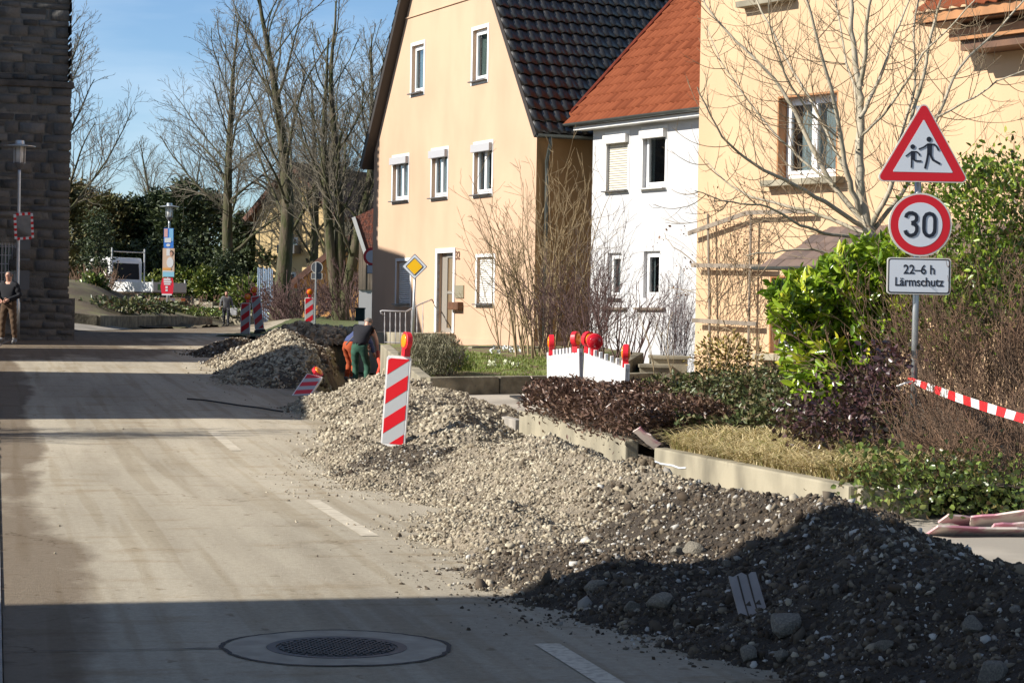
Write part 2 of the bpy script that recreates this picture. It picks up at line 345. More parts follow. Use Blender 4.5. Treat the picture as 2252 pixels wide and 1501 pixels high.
# ---------------------------------------------------------------- bulk generators
def tubes(name, br, mats, parent=None, sides=4, rnd=False):
    """br: list of (points, radii) with equal or different point counts"""
    Vs, Fs, off = [], [], 0; groups = {}
    for p, r in br: groups.setdefault(len(p), []).append((p, r))
    for k, g in groups.items():
        P = np.array([a for a, _ in g], float); Rr = np.array([b for _, b in g], float); B = len(g)
        T = np.empty_like(P); T[:, 1:-1] = P[:, 2:]-P[:, :-2]; T[:, 0] = P[:, 1]-P[:, 0]; T[:, -1] = P[:, -1]-P[:, -2]
        T /= np.linalg.norm(T, axis=2, keepdims=True)+1e-9
        D = P[:, -1]-P[:, 0]; D /= np.linalg.norm(D, axis=1, keepdims=True)+1e-9
        ref = np.where(np.abs(D[:, 2:3]) > .9, np.array([[1., 0, 0]]), np.array([[0, 0, 1.]]))
        ref = ref+.13*np.roll(D, 1, axis=1)
        A = np.cross(T, ref[:, None, :]); A /= np.linalg.norm(A, axis=2, keepdims=True)+1e-9; Bn = np.cross(T, A)
        ang = np.arange(sides)*2*math.pi/sides
        V = P[:, :, None, :]+Rr[:, :, None, None]*(A[:, :, None, :]*np.cos(ang)[None, None, :, None]+Bn[:, :, None, :]*np.sin(ang)[None, None, :, None])
        base = off+np.arange(B)[:, None, None]*k*sides+np.arange(k-1)[None, :, None]*sides; j = np.arange(sides)[None, None, :]; j2 = (j+1) % sides
        F = np.stack([base+j, base+j2, base+sides+j2, base+sides+j], -1).reshape(-1, 4)
        Vs.append(V.reshape(-1, 3)); Fs.append(F); off += B*k*sides
    return npmesh(name, np.concatenate(Vs), np.concatenate(Fs), mats, parent, smooth=True)
def rand_rot(n, rng):
    q = rng.normal(size=(n, 4)); q /= np.linalg.norm(q, axis=1, keepdims=True); a, b, c, d = q.T
    return np.stack([np.stack([1-2*(c*c+d*d), 2*(b*c-a*d), 2*(b*d+a*c)], -1), np.stack([2*(b*c+a*d), 1-2*(b*b+d*d), 2*(c*d-a*b)], -1), np.stack([2*(b*d-a*c), 2*(c*d+a*b), 1-2*(b*b+c*c)], -1)], 1)
def leaves(name, Cn, L, W, m, parent=None, up=None, rng=RNG, rv=None, shape='leaf'):
    """folded pointed leaves at centres Cn; up: preferred axis direction per leaf"""
    n = len(Cn); Cn = np.asarray(Cn, float)
    ax = rng.normal(size=(n, 3)) if up is None else np.asarray(up, float)+rng.normal(size=(n, 3))*.45
    ax /= np.linalg.norm(ax, axis=1, keepdims=True)
    sd = np.cross(ax, rng.normal(size=(n, 3))); sd /= np.linalg.norm(sd, axis=1, keepdims=True); nn = np.cross(ax, sd)
    s = (.6+.8*rng.random(n))[:, None]; l = L*s; wd = W*s
    p0 = Cn-ax*l*.5; p3 = Cn+ax*l*.5-nn*l*.12
    a = Cn-ax*l*.12+sd*wd*.5+nn*wd*.16; b = Cn-ax*l*.12-sd*wd*.5+nn*wd*.16
    a2 = Cn+ax*l*.25+sd*wd*.40; b2 = Cn+ax*l*.25-sd*wd*.40
    if shape == 'leaf':
        V = np.stack([p0, a, a2, p3, b2, b], 1).reshape(-1, 3); k = np.arange(n)[:, None]*6
        F = np.concatenate([k+np.array([[0, 1, 2, 3]]), k+np.array([[0, 3, 4, 5]])]); q = 6
    else:
        V = np.stack([p0, a, p3, b], 1).reshape(-1, 3); k = np.arange(n)[:, None]*4; F = k+np.array([[0, 1, 2, 3]]); q = 4
    rv = rng.random(n) if rv is None else rv
    return npmesh(name, V, F, m, parent, rnd=np.repeat(rv, q))
_t = (1+5**.5)/2
ICO_V = np.array([(-1, _t, 0), (1, _t, 0), (-1, -_t, 0), (1, -_t, 0), (0, -1, _t), (0, 1, _t), (0, -1, -_t), (0, 1, -_t), (_t, 0, -1), (_t, 0, 1), (-_t, 0, -1), (-_t, 0, 1)])/math.hypot(1, _t)
ICO_F = np.array([(0, 11, 5), (0, 5, 1), (0, 1, 7), (0, 7, 10), (0, 10, 11), (1, 5, 9), (5, 11, 4), (11, 10, 2), (10, 7, 6), (7, 1, 8), (3, 9, 4), (3, 4, 2), (3, 2, 6), (3, 6, 8), (3, 8, 9), (4, 9, 5), (2, 4, 11), (6, 2, 10), (8, 6, 7), (9, 8, 1)])
def stones(Cn, rad, rng=RNG):
    n = len(Cn); V = np.repeat(ICO_V[None], n, 0)*(1+.28*rng.normal(size=(n, 12, 1)).clip(-1.5, 1.5))
    V = V*np.array([1, .8, .55])[None, None]*(.75+.5*rng.random((n, 1, 3)))
    V = np.einsum('nij,nkj->nki', rand_rot(n, rng), V)*np.asarray(rad)[:, None, None]+np.asarray(Cn)[:, None, :]
    F = (ICO_F[None]+np.arange(n)[:, None, None]*12).reshape(-1, 3)
    return V.reshape(-1, 3), F
def grid_sheet(name, xs, ys, fz, m, parent=None, keep=None, smooth=True, xyf=None, attr=None):
    """height-field sheet; keep(X, Y) drops cells"""
    A, B = np.meshgrid(xs, ys); X, Y = (A, B) if xyf is None else xyf(A, B)
    Z = fz(X, Y)*np.ones_like(X); nx, ny = len(xs), len(ys)
    i = (np.arange(ny-1)[:, None]*nx+np.arange(nx-1)[None]).ravel(); F = np.stack([i, i+1, i+nx+1, i+nx], 1)
    if keep is not None:
        cx = X.ravel()[F].mean(1); cy = Y.ravel()[F].mean(1); F = F[keep(cx, cy)]
    o = npmesh(name, np.stack([X, Y, Z], -1).reshape(-1, 3), F, m, parent, smooth=smooth)
    if attr is not None:
        a = o.data.attributes.new('dirt', 'FLOAT', 'POINT'); a.data.foreach_set('value', np.asarray(attr(A, B), np.float32).ravel())
    return o

# ---------------------------------------------------------------- the setting: ground, street, pavement
def gz(X, Y):
    u, v = uv(X, Y)
    z = G(X, Y)-.06-.25*(1-ss(np.hypot(X, Y), 200, 900))*0
    return z+trench(X, Y)
xs = np.concatenate([[-900, -400, -180, -90, -60, -45, -34], np.arange(-28, -6, .7), np.arange(-6, 0.5, .14), np.arange(.6, 12, .5), [16, 24, 40, 70, 150, 400, 900]])
ys = np.concatenate([[-60, -20, 0], np.arange(4, 30, .8), np.arange(30.2, 60, .22), np.arange(60.4, 130, 1.3), [140, 155, 175, 210, 300, 600, 1500]])
tag(grid_sheet('ground', xs, ys, gz, m_ground), kind='structure')
def st_xy(u, v):                    # street coordinates -> world, with the bend far off
    X, Y = xy(u, v)
    return X+bend(Y), Y
def strip(name, ua, ub, v0, v1, dz, m, nu=6, dv=.6, hole=False, attr=None, lip=0):
    us = np.linspace(ua, ub, nu); vs = np.arange(v0, v1+dv, dv)
    keep = (lambda X, Y: trench(X, Y) > -.02) if hole else None
    o = grid_sheet(name, us, vs, lambda X, Y: G(X, Y)+dz, m, xyf=st_xy, keep=keep, attr=attr)
    return tag(o, kind='structure')
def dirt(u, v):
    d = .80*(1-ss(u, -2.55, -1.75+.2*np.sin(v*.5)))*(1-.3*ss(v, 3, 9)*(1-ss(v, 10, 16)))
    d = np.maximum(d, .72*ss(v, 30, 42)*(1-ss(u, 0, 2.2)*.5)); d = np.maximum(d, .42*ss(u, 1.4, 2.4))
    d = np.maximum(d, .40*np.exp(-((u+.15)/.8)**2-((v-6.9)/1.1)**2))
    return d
strip('street', -2.66, 2.62, -14, 99, .0, asphalt(), nu=34, dv=.35, attr=dirt)
strip('pavement_left', -9.5, -2.80, -14, 66, .008, m_pave, nu=8)
kb = MB()
for k in range(70):
    v0 = -14+k*1.0
    a = Vector((*st_xy(-2.73, v0), 0)); b = Vector((*st_xy(-2.73, v0+.985), 0)); a.z = float(G(a.x, a.y)); b.z = float(G(b.x, b.y))
    if v0 > 66: break
    ang = math.atan2(b.y-a.y, b.x-a.x); kb.box((a+b)/2+Vector((0, 0, -.07)), ((b-a).length, .13, .17), rotm('Z', ang))
tag(kb.build('kerb', m_kerb, bevel=.012), kind='structure')
# paved forecourt and pavement on the right
strip('pavement_right', 2.60, 9.8, -8, 31.5, .012, m_drive, nu=50, dv=.3, hole=True)
lw = grid_sheet('lawn', np.linspace(-11.5, 1, 60), np.linspace(61.5, 92, 60), lambda X, Y: G(X, Y)+.02+.03*hashn(X, Y, 1.5), m_lawn,
                keep=lambda X, Y: X > -8.6+(Y-61)*.02)
tag(lw, kind='structure')
# worn centre dashes
for vv in ((-2.2, .55), (5.75, 8.75), (14.8, 17.6)):
    us = np.array([-.065, .065]); vs = np.linspace(vv[0], vv[1], 8)
    tag(grid_sheet('road_marking', us, vs, lambda X, Y: G(X, Y)+.004, m_mark if vv[0] < 0 else m_markf, xyf=st_xy), kind='structure')

# ---------------------------------------------------------------- heaps of spoil
def cones(X, Y, segs):
    h = np.full(np.shape(X), -9.0)
    for (a, ha, b, hb, sl) in segs:
        d, t = seg_d(X, Y, a, b); hh = ha+(hb-ha)*t-sl*np.sqrt(d*d+.012)
        h = np.maximum(h, hh)+.04*np.exp(-np.abs(h-hh)*9)
    return h
def heap(name, segs, box, label, soil, pebm, dens, sizes, dark=None, res=.09, base=G, edge=.35, group=None, seed=1, zrel=True):
    """dens stones per m2; dark(X, Y) 0..1 picks the second (soil) mix"""
    rng = np.random.default_rng(seed); x0, x1, y0, y1 = box
    def H(X, Y):
        n = .065*fbm(X, Y, 1.5, 3, seed)+.030*fbm(X, Y, 5, 3, seed+5)
        return cones(X+.12*hashn(X, Y, .9, seed+3), Y+.12*hashn(X, Y, .9, seed+4), segs)+n
    xs = np.arange(x0, x1, res); ys = np.arange(y0, y1, res)
    o = grid_sheet(name, xs, ys, lambda X, Y: base(X, Y)+np.maximum(H(X, Y), -.06), soil, keep=lambda X, Y: H(X, Y) > -.04, attr=dark)
    tag(o, label, 'spoil heap', group)
    A = (x1-x0)*(y1-y0); parts = []
    for mi, (mm, dfun) in enumerate(pebm):
        n = int(A*dens*dfun[1]); X = rng.uniform(x0-.3, x1+.3, n); Y = rng.uniform(y0-.3, y1+.3, n); h = H(X, Y)
        p = np.where(h > -.02, 1.0, np.exp((h+.02)*edge*60)*.30)*(h > -.22)
        p = p*dfun[0](X, Y); k = rng.random(n) < p
        X, Y, h = X[k], Y[k], np.maximum(h[k], 0); n = len(X)
        r = sizes[0]+(sizes[1]-sizes[0])*rng.random(n)**sizes[2]
        r = np.where(h <= 0, r*.7, r)*(dfun[2] if len(dfun) > 2 else 1)
        V, F = stones(np.stack([X, Y, base(X, Y)+h+r*.02], 1), r, rng)
        s = npmesh('loose_stones', V, F, mm, o, rnd=np.repeat(np.clip(rng.normal(.5, .27, n), 0, 1), 12)); parts.append(s)
        s['kind'] = 'stuff'
    return o, H
one = lambda X, Y: np.ones_like(X)
def subsoil1(X, Y): return np.maximum(ss(fbm(X, Y, .8, 3, 9)*.9+(15.2-Y)*.55+(X-1.2)*.25, -.5, .8), np.maximum(.85*ss(fbm(X, Y, .55, 4, 21), .30, .75), .9*ss(1-np.hypot((X+1.0)/.9, (Y-22.4)/1.1), 0, .5)))  # mask of the dark subsoil and soil patches among the gravel
dk1 = lambda X, Y: subsoil1(X, Y)
lt1 = lambda X, Y: 1-.985*subsoil1(X, Y)
segs1 = [((2.75, 7.2), .56, (2.05, 11.2), .48, .46), ((2.05, 11.0), .48, (1.95, 13.3), .50, .40), ((1.95, 13.2), .50, (1.15, 16.2), .44, .38),
         ((1.15, 16.0), .50, (.15, 20.6), .52, .45), ((.15, 20.6), .52, (-.35, 21.8), .36, .5), ((-.9, 21.9), .26, (-.4, 23.4), .30, .5), ((-1.9, 24.2), .20, (-.95, 22.6), .30, .42), ((-1.45, 22.0), .10, (-.75, 20.0), .16, .22),
         ((.80, 12.2), .17, (-.15, 16.5), .18, .28), ((3.0, 3.5), .5, (2.75, 7.2), .56, .46)]
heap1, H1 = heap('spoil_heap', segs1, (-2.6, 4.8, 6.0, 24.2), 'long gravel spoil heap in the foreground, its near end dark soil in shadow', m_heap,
     [(m_peb, (lt1, .85)), (m_pebm, (lambda X, Y: 1-.62*subsoil1(X, Y), .40)), (m_pebd, (dk1, .75)), (m_pebm, (one, .0035, 2.0)), (m_pebd, (dk1, .012, 2.2))], 2300, (.0045, .028, 3.8), res=.05, seed=3, dark=lambda X, Y: subsoil1(X, Y))
segs2 = [((-1.55, 26.2), .42, (-1.0, 29.4), .50, .42), ((-1.0, 29.4), .5, (-1.9, 31.8), .55, .45), ((-2.2, 30.0), .34, (-2.9, 31.9), .26, .5), ((-.6, 25.2), .40, (-.75, 27.5), .42, .55)]
heap2, H2 = heap('spoil_heap', segs2, (-4.8, .6, 24.2, 34.6), 'pale gravel heap directly behind the tall front beacon', m_gsoil,
     [(m_peb, (one, 1.0)), (m_pebm, (one, .35))], 800, (.008, .045, 2.8), res=.08, seed=5)
segs3 = [((-5.9, 56.5), .36, (-5.3, 50.0), .52, .50), ((-5.3, 50), .52, (-4.95, 45.2), .74, .56), ((-4.95, 45.2), .74, (-4.15, 40.5), .60, .50),
         ((-4.15, 40.5), .60, (-3.6, 37.6), .44, .50), ((-6.5, 49.0), .34, (-6.9, 53), .28, .42), ((-4.9, 38.0), .12, (-5.2, 43.0), .25, .4)]
def gravel3(X, Y): return np.clip(1-ss(Y-44.6-(X+6)*.9, .0, .8), 0, 1)  # part of the heap covered with pale gravel, dark soil beyond
def g3(X, Y): return G(X, Y)+np.minimum(trench(X, Y)*.0, 0)
keep3 = lambda X, Y: (seg_d(X, Y, TR0, TR1)[0] > .62).astype(float)
def cones_cut(f): return f
_c = cones
def cones(X, Y, segs):
    h = _c(X, Y, segs)
    d, t = seg_d(X, Y, TR0, TR1); return np.where((d < .95) & (Y > 33.5), h-(.95-d)*2.6, h)
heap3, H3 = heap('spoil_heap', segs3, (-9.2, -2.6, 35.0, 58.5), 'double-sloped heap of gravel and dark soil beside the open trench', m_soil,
     [(m_peb, (lambda X, Y: gravel3(X, Y)*(X < -3.2), 1.0)), (m_pebm, (lambda X, Y: keep3(X, Y)*.8, .4)), (m_pebd, (lambda X, Y: (1-gravel3(X, Y))*keep3(X, Y), .9))], 330, (.014, .060, 2.2), res=.12, seed=8)
segs4 = [((-6.2, 61.5), .38, (-3.9, 60.2), .42, .42), ((-5.2, 59.2), .30, (-4.5, 58.4), .34, .5)]
heap4, H4 = heap('spoil_heap', segs4, (-8.2, -2.2, 57.2, 64.0), 'low mound of pale broken rubble at the far end of the trench', m_gsoil,
     [(m_peb, (one, 1.0)), (m_pebm, (one, .4))], 150, (.03, .13, 1.8), res=.12, seed=12)
cones = _c
def rock(loc, r, label, seed, flat_=.7, m=m_rock, name='rock'):
    rng = np.random.default_rng(seed); bm = bmesh.new(); bmesh.ops.create_icosphere(bm, subdivisions=3, radius=1)
    dirs = rng.normal(size=(13, 3)); dirs /= np.linalg.norm(dirs, axis=1, keepdims=True); hs = rng.uniform(.55, .85, 13)
    for v in bm.verts:
        p = v.co.copy()
        for d, h in zip(dirs, hs):
            d = Vector(d); q = p.dot(d)
            if q > h: p -= d*(q-h)*.92
        v.co = p*(1+.03*math.sin(p.x*17+seed)*math.cos(p.y*13)); v.co.z *= flat_
    me = bpy.data.meshes.new(name); bm.to_mesh(me); bm.free(); o = link_mesh(name, me, m); o.scale = (r, r*.8, r); o.location = loc; o.rotation_euler = (0, .2, seed)
    return tag(o, label, 'rock')
def hz1(X, Y): return max(0.0, float(H1(np.array([X]), np.array([Y]))[0]))
def on_heap(x, y): return ground_at(x, y, lambda X, Y: float(G(X, Y))+hz1(X, Y))
def rocks():
    for (x, y, r, s, lab) in [(1390, 1345, .085, 1, 'pale grey rock at the foot of the long heap, left of its bigger neighbour'),
                              (1455, 1335, .15, 2, 'large grey rock lying at the foot of the long heap'),
                              (1310, 1300, .14, 3, 'large grey-brown rock where the shadow meets the heap foot'),
                              (1725, 1385, .17, 4, 'big buried rock beside the striped board on the heap'),
                              (1645, 1455, .10, 5, 'brown rock on the road edge below the striped board'),
                              (1528, 1213, .12, 6, 'upright brown clod at the tip of the heap shadow'),
                              (1490, 1222, .10, 7, 'flat brown clod left of the upright clod'),
                              (1720, 1455, .08, 8, 'small grey stone half buried below the big rock'),
                              (1945, 1425, .07, 9, 'whitish flat stone in the dark part of the heap'),
                              (2180, 1488, .11, 10, 'long whitish stone at the bottom right of the heap'),
                              (2140, 1390, .10, 11, 'pale stone high in the dark right part of the heap'),
                              (1600, 1245, .06, 12, 'small light stone in the shaded heap, upper middle')]:
        p = on_heap(x, y); r *= .68; rock(p+Vector((0, 0, r*.2)), r, lab, s)
rocks()
def stray():
    rng = np.random.default_rng(4); n = 800; u = rng.uniform(-2.4, 2.2, n); v = rng.uniform(-1, 32, n)
    k = rng.random(n) < np.where(u > .35, .8, .12); X, Y = st_xy(u[k], v[k]); r = .003+.014*rng.random(len(X))**4
    V, F = stones(np.stack([X, Y, G(X, Y)+r*.5], 1), r, rng)
    tag(npmesh('loose_grit', V, F, m_peb, None, rnd=np.repeat(rng.random(len(X)), 12)), 'scattered grit and small stones on the dusty road', 'grit', kind='stuff')
stray()

# ---------------------------------------------------------------- buildings
class Facade:
    """a facade plane through O along e; local frame x along, y inward, z up"""
    def __init__(s, root, O, e, z0): s.root, s.O, s.e, s.z0 = root, Vector((O[0], O[1], 0)), Vector((e[0], e[1], 0)).normalized(), z0; s.n = Vector((-s.e.y, s.e.x, 0))
    def wz(s, x, y, off=0):
        d = ray(x, y); O = s.O+s.n*off; t = O.dot(s.n)/d.dot(s.n); p = d*t
        return ((p-s.O).dot(s.e), CAMZ+p.z-s.z0)
    def rect(s, x0, y0, x1, y1, off=0):
        xm, ym = (x0+x1)/2, (y0+y1)/2
        return (s.wz(x0, ym, off)[0], s.wz(xm, y1, off)[1], s.wz(x1, ym, off)[0], s.wz(xm, y0, off)[1])
def clip(poly, nx, nz, c):          # keep nx*x+nz*z <= c
    out = []
    for i in range(len(poly)):
        a, b = poly[i], poly[(i+1) % len(poly)]; da = nx*a[0]+nz*a[1]-c; db = nx*b[0]+nz*b[1]-c
        if da <= 0: out.append(a)
        if da*db < 0: t = da/(da-db); out.append((a[0]+(b[0]-a[0])*t, a[1]+(b[1]-a[1])*t))
    return out
def holed(mb, w0, w1, z0, z1, holes, roof=(), reveal=.14, m=0, y=0):
    xs = sorted({w0, w1, *[h[0] for h in holes], *[h[2] for h in holes]}); zs = sorted({z0, z1, *[h[1] for h in holes], *[h[3] for h in holes]})
    for i in range(len(xs)-1):
        for j in range(len(zs)-1):
            cx, cz = (xs[i]+xs[i+1])/2, (zs[j]+zs[j+1])/2
            if any(h[0] < cx < h[2] and h[1] < cz < h[3] for h in holes): continue
            p = [(xs[i], zs[j]), (xs[i+1], zs[j]), (xs[i+1], zs[j+1]), (xs[i], zs[j+1])]
            for r in roof: p = clip(p, *r) if len(p) > 2 else p
            if len(p) > 2: mb.add([(q[0], y, q[1]) for q in p], [tuple(range(len(p)))], m)
    for (a, b, c, d) in holes:
        for p, q in (((a, b), (c, b)), ((c, b), (c, d)), ((c, d), (a, d)), ((a, d), (a, b))):
            mb.add([(p[0], y, p[1]), (q[0], y, q[1]), (q[0], y+reveal, q[1]), (p[0], y+reveal, p[1])], [(0, 1, 2, 3)], m)
def window(root, r, kind='double', depth=.14, trim=.0, sill=True, box=False, curtain=None, tilt=False, frame=m_pvc, label=None, sillm=m_sill, shut=m_shut, fw_=.07, trimm=None):
    """window part with pane, sash, curtain, sill sub-parts in the opening r = (w0, z0, w1, z1)"""
    a, b, c, d = r; y = depth-.05; f = MB()
    def fr(mb, a, b, c, d, t, y0, y1):
        mb.b2((a, y0, b), (c, y1, b+t)); mb.b2((a, y0, d-t), (c, y1, d)); mb.b2((a, y0+.001, b+t), (a+t, y1-.001, d-t)); mb.b2((c-t, y0+.001, b+t), (c, y1-.001, d-t))
    fr(f, a+.002, b+.002, c-.002, d-.002, fw_, y, y+.06)
    if kind == 'double':
        m_ = (a+c)/2; fr(f, a+fw_, b+fw_, m_-.003, d-fw_, .055, y-.02, y+.04); fr(f, m_+.003, b+fw_, c-fw_, d-fw_, .055, y-.02, y+.04)
    elif kind == 'single': fr(f, a+fw_, b+fw_, c-fw_, d-fw_, .06, y-.02, y+.04)
    w_ = f.build('window', frame, root)
    if label: w_['label'] = label
    if kind != 'shut':
        g = MB(); g.b2((a+fw_, y+.02, b+fw_), (c-fw_, y+.025, d-fw_)); g.build('pane', GLASS, w_)
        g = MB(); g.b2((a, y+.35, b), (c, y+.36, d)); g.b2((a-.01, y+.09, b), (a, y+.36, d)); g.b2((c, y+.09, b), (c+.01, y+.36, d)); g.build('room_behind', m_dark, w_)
        if curtain:
            V, F = [], []; spans = curtain[1]
            for (s0, s1) in spans:
                n = 18; x0 = a+fw_+(c-a-2*fw_)*s0; x1 = a+fw_+(c-a-2*fw_)*s1; k0 = len(V)
                for i in range(n+1):
                    x = x0+(x1-x0)*i/n; yy = y+.12+.022*math.sin(i*2.1)
                    V += [(x, yy, b+.03), (x, yy, d-.03)]
                F += [(k0+2*i, k0+2*i+2, k0+2*i+3, k0+2*i+1) for i in range(n)]
            npmesh('curtain', V, F, curtain[0], w_)
    else:
        n = max(8, int((d-b)/.055)); V, F = [], []
        for i in range(n):
            z0 = b+.01+(d-b-.02)*i/n; z1 = b+.01+(d-b-.02)*(i+1)/n; zc = (z0+z1)/2; k0 = len(V)
            for z, yy in ((z0, y-.005), (z0+.12*(z1-z0), y-.022), (zc, y-.030), (z1-.12*(z1-z0), y-.022), (z1, y-.005)):
                V += [(a+.03, yy, z), (c-.03, yy, z)]
            F += [(k0+2*i, k0+2*i+1, k0+2*i+3, k0+2*i+2) for i in range(4)]
        npmesh('roller_shutter', V, F, shut, w_, smooth=True)
    if sill:
        g = MB(); g.box(((a+c)/2, -.02, b-.014), (c-a+.08, .20, .028)); g.build('sill', sillm, w_, bevel=.004)
    if trim:
        g = MB(); y0 = -.012; t = trim
        g.b2((a-t, y0, b-t), (a, .0, d+t)); g.b2((c, y0, b-t), (c+t, 0, d+t)); g.b2((a, y0, d), (c, 0, d+t)); g.b2((a, y0, b-t), (c, -.001, b-.03)); g.build('surround', trimm or m_trim, w_)
    if box:
        g = MB(); g.b2((a-.03, -.11, d-.20), (c+.03, .03, d-.005)); g.build('shutter_box', box, w_, bevel=.012)
    return w_
def tiles(root, name, O, e, s, L, H, m, tw=.28, rh=.34, amp=.03, step=.035, sub=8, label=None, seed=0, trim=None):
    """pantile roof plane: O lower left, e along the eaves, s up the slope; trim(along, up) drops tiles"""
    O, e, s = Vector(O), Vector(e).normalized(), Vector(s).normalized(); n = e.cross(s)
    if n.z < 0: n = -n
    nc = int(L/tw); nr = int(H/rh); us = np.arange(nc*sub+1)*tw/sub; prof = amp*(np.abs(np.sin(us/tw*math.pi)))**.7+amp*.5*np.sin(us/tw*2*math.pi)
    V = []; F = []; rv = []; rng = np.random.default_rng(seed); cnt = 0
    e_, s_, n_, O_ = map(np.array, (e, s, n, O))
    for r in range(nr):
        rr = rng.random(nc)
        for c in range(nc):
            if trim and not trim((c+.5)*tw, (r+.5)*rh): continue
            u = us[c*sub:(c+1)*sub+1]; p = prof[c*sub:(c+1)*sub+1]; jit = rng.normal()*.003
            rows = [(r*rh-.03, step-.028), (r*rh-.03, step+jit), ((r+1)*rh, jit)]
            for v, h in rows: V.append(O_+u[:, None]*e_+v*s_+(p+h)[:, None]*n_)
            i = cnt+np.arange(sub); k = sub+1
            F += [np.stack([i, i+1, i+k+1, i+k], 1), np.stack([i+k, i+k+1, i+2*k+1, i+2*k], 1)]
            cnt += 3*k; rv.append(np.full(3*k, rr[c]))
    o = npmesh(name, np.concatenate(V), np.concatenate(F), m, root, rnd=np.concatenate(rv), smooth=True)
    if label: o['label'] = label
    return o
def gutter(root, a, b, r=.07, m=m_zinc, name='gutter'):
    a, b = Vector(a), Vector(b); d = (b-a).normalized(); sd = Vector((d.y, -d.x, 0)).normalized(); V, F = [], []; n = 9
    for p in (a, b):
        for k in range(n):
            q = math.pi*k/(n-1); V.append(p+sd*math.cos(q)*r-Vector((0, 0, math.sin(q)*r)))
        for k in range(n):
            q = math.pi*(n-1-k)/(n-1); V.append(p+sd*math.cos(q)*(r-.008)-Vector((0, 0, math.sin(q)*(r-.008))))
    k2 = 2*n; F = [(k, (k+1) % k2, (k+1) % k2+k2, k+k2) for k in range(k2)]
    F += [tuple(range(k2)), tuple(reversed(range(k2, 2*k2)))]
    me = bpy.data.meshes.new(name); me.from_pydata(V, [], F); return link_mesh(name, me, m, root)

# --- the cream gabled house (number 32)
e1 = Vector((.423, -.906, 0)).normalized(); O1 = (-3.94, 59.8); Z1 = .95
h1 = empty('gabled_house', (O1[0], O1[1], Z1), math.atan2(e1.y, e1.x), 'tall cream gabled house with a steep black tiled roof and number 32', 'house')
f1 = Facade(h1, O1, e1, Z1); W1 = 10.5; EV = 5.36; AP = 4.95; ZA = 13.1; D1 = 12.0
sL = (ZA-EV)/AP; sR = (ZA-EV)/(W1-AP)
roof1 = [(-sL, 1, EV), (sR, 1, EV+sR*W1)]
hr = {}
for k, px in dict(al=(906, 99, 932, 204), ar=(1040, 64, 1072, 177), w1=(864, 345, 898, 441), w2=(950, 330, 984, 434), w3=(1043, 316, 1082, 427),
                  gl=(872, 574, 902, 668), dr=(962, 556, 997, 731), gr=(1049, 565, 1086, 668)).items(): hr[k] = f1.rect(*px)
mb = MB(); holed(mb, 0, W1, -.5, ZA+.1, list(hr.values()), roof1, reveal=.16)
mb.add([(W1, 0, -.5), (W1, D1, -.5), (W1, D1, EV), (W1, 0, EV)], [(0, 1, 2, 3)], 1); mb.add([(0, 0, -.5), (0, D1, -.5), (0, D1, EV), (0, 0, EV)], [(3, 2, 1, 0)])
mb.add([(0, D1, -.5), (W1, D1, -.5), (W1, D1, EV), (AP, D1, ZA), (0, D1, EV)], [(4, 3, 2, 1, 0)])
mb.build('wall', [m_cream, m_side_shade], h1)
pl = MB(); d_ = hr['dr']; pl.b2((-.02, -.03, -.5), (d_[0]-.1, -.001, .10)); pl.b2((d_[2]+.1, -.03, -.5), (W1+.03, -.001, .10)); pl.b2((W1+.001, 0, -.5), (W1+.03, D1, .10)); pl.build('plinth', m_plinth, h1)
window(h1, hr['al'], 'single', trim=.09, box=False, curtain=(m_curt, [(0, 1)]), sill=True); window(h1, hr['ar'], 'single', trim=.09, curtain=(m_curt, [(0, 1)]))
for k in ('w1', 'w2', 'w3'): window(h1, hr[k], 'double', trim=.07, box=m_boxg, curtain=(m_netc, [(0, .42), (.6, 1)]))
for k in ('gl', 'gr'): window(h1, hr[k], 'shut', trim=.08)
# door
a, b, c, d = hr['dr']; g = MB(); t = .12
g.b2((a-t, -.03, b), (a, .05, d+t)); g.b2((c, -.03, b), (c+t, .05, d+t)); g.b2((a, -.03, d), (c, .05, d+t)); dro = MB()
dro.b2((a, .12, b), (a+.30, .16, d)); dro.b2((a+.32, .10, b), (a+.40, .17, d)); dro.b2((c-.09, .10, b), (c, .17, d)); dro.b2((a+.40, .10, b), (c-.09, .17, b+.12)); dro.b2((a+.40, .10, d-.12), (c-.09, .17, d)); dro.b2((a+.40, .11, b+1.0), (c-.09, .16, b+1.07))
do = dro.build('door', m_doorm, h1); g.build('door_surround', m_trim, do)
g = MB(); g.b2((a+.40, .13, b+.12), (c-.09, .14, d-.12)); g.build('door_pane', m_doorg, do)
g = MB(); g.tube([(c-.13, .04, b+.95), (c-.13, .04, b+1.15)], .014); g.tube([(c-.13, .04, b+1.05), (c-.13, .10, b+1.05)], .01); g.build('door_handle', m_galv, do)
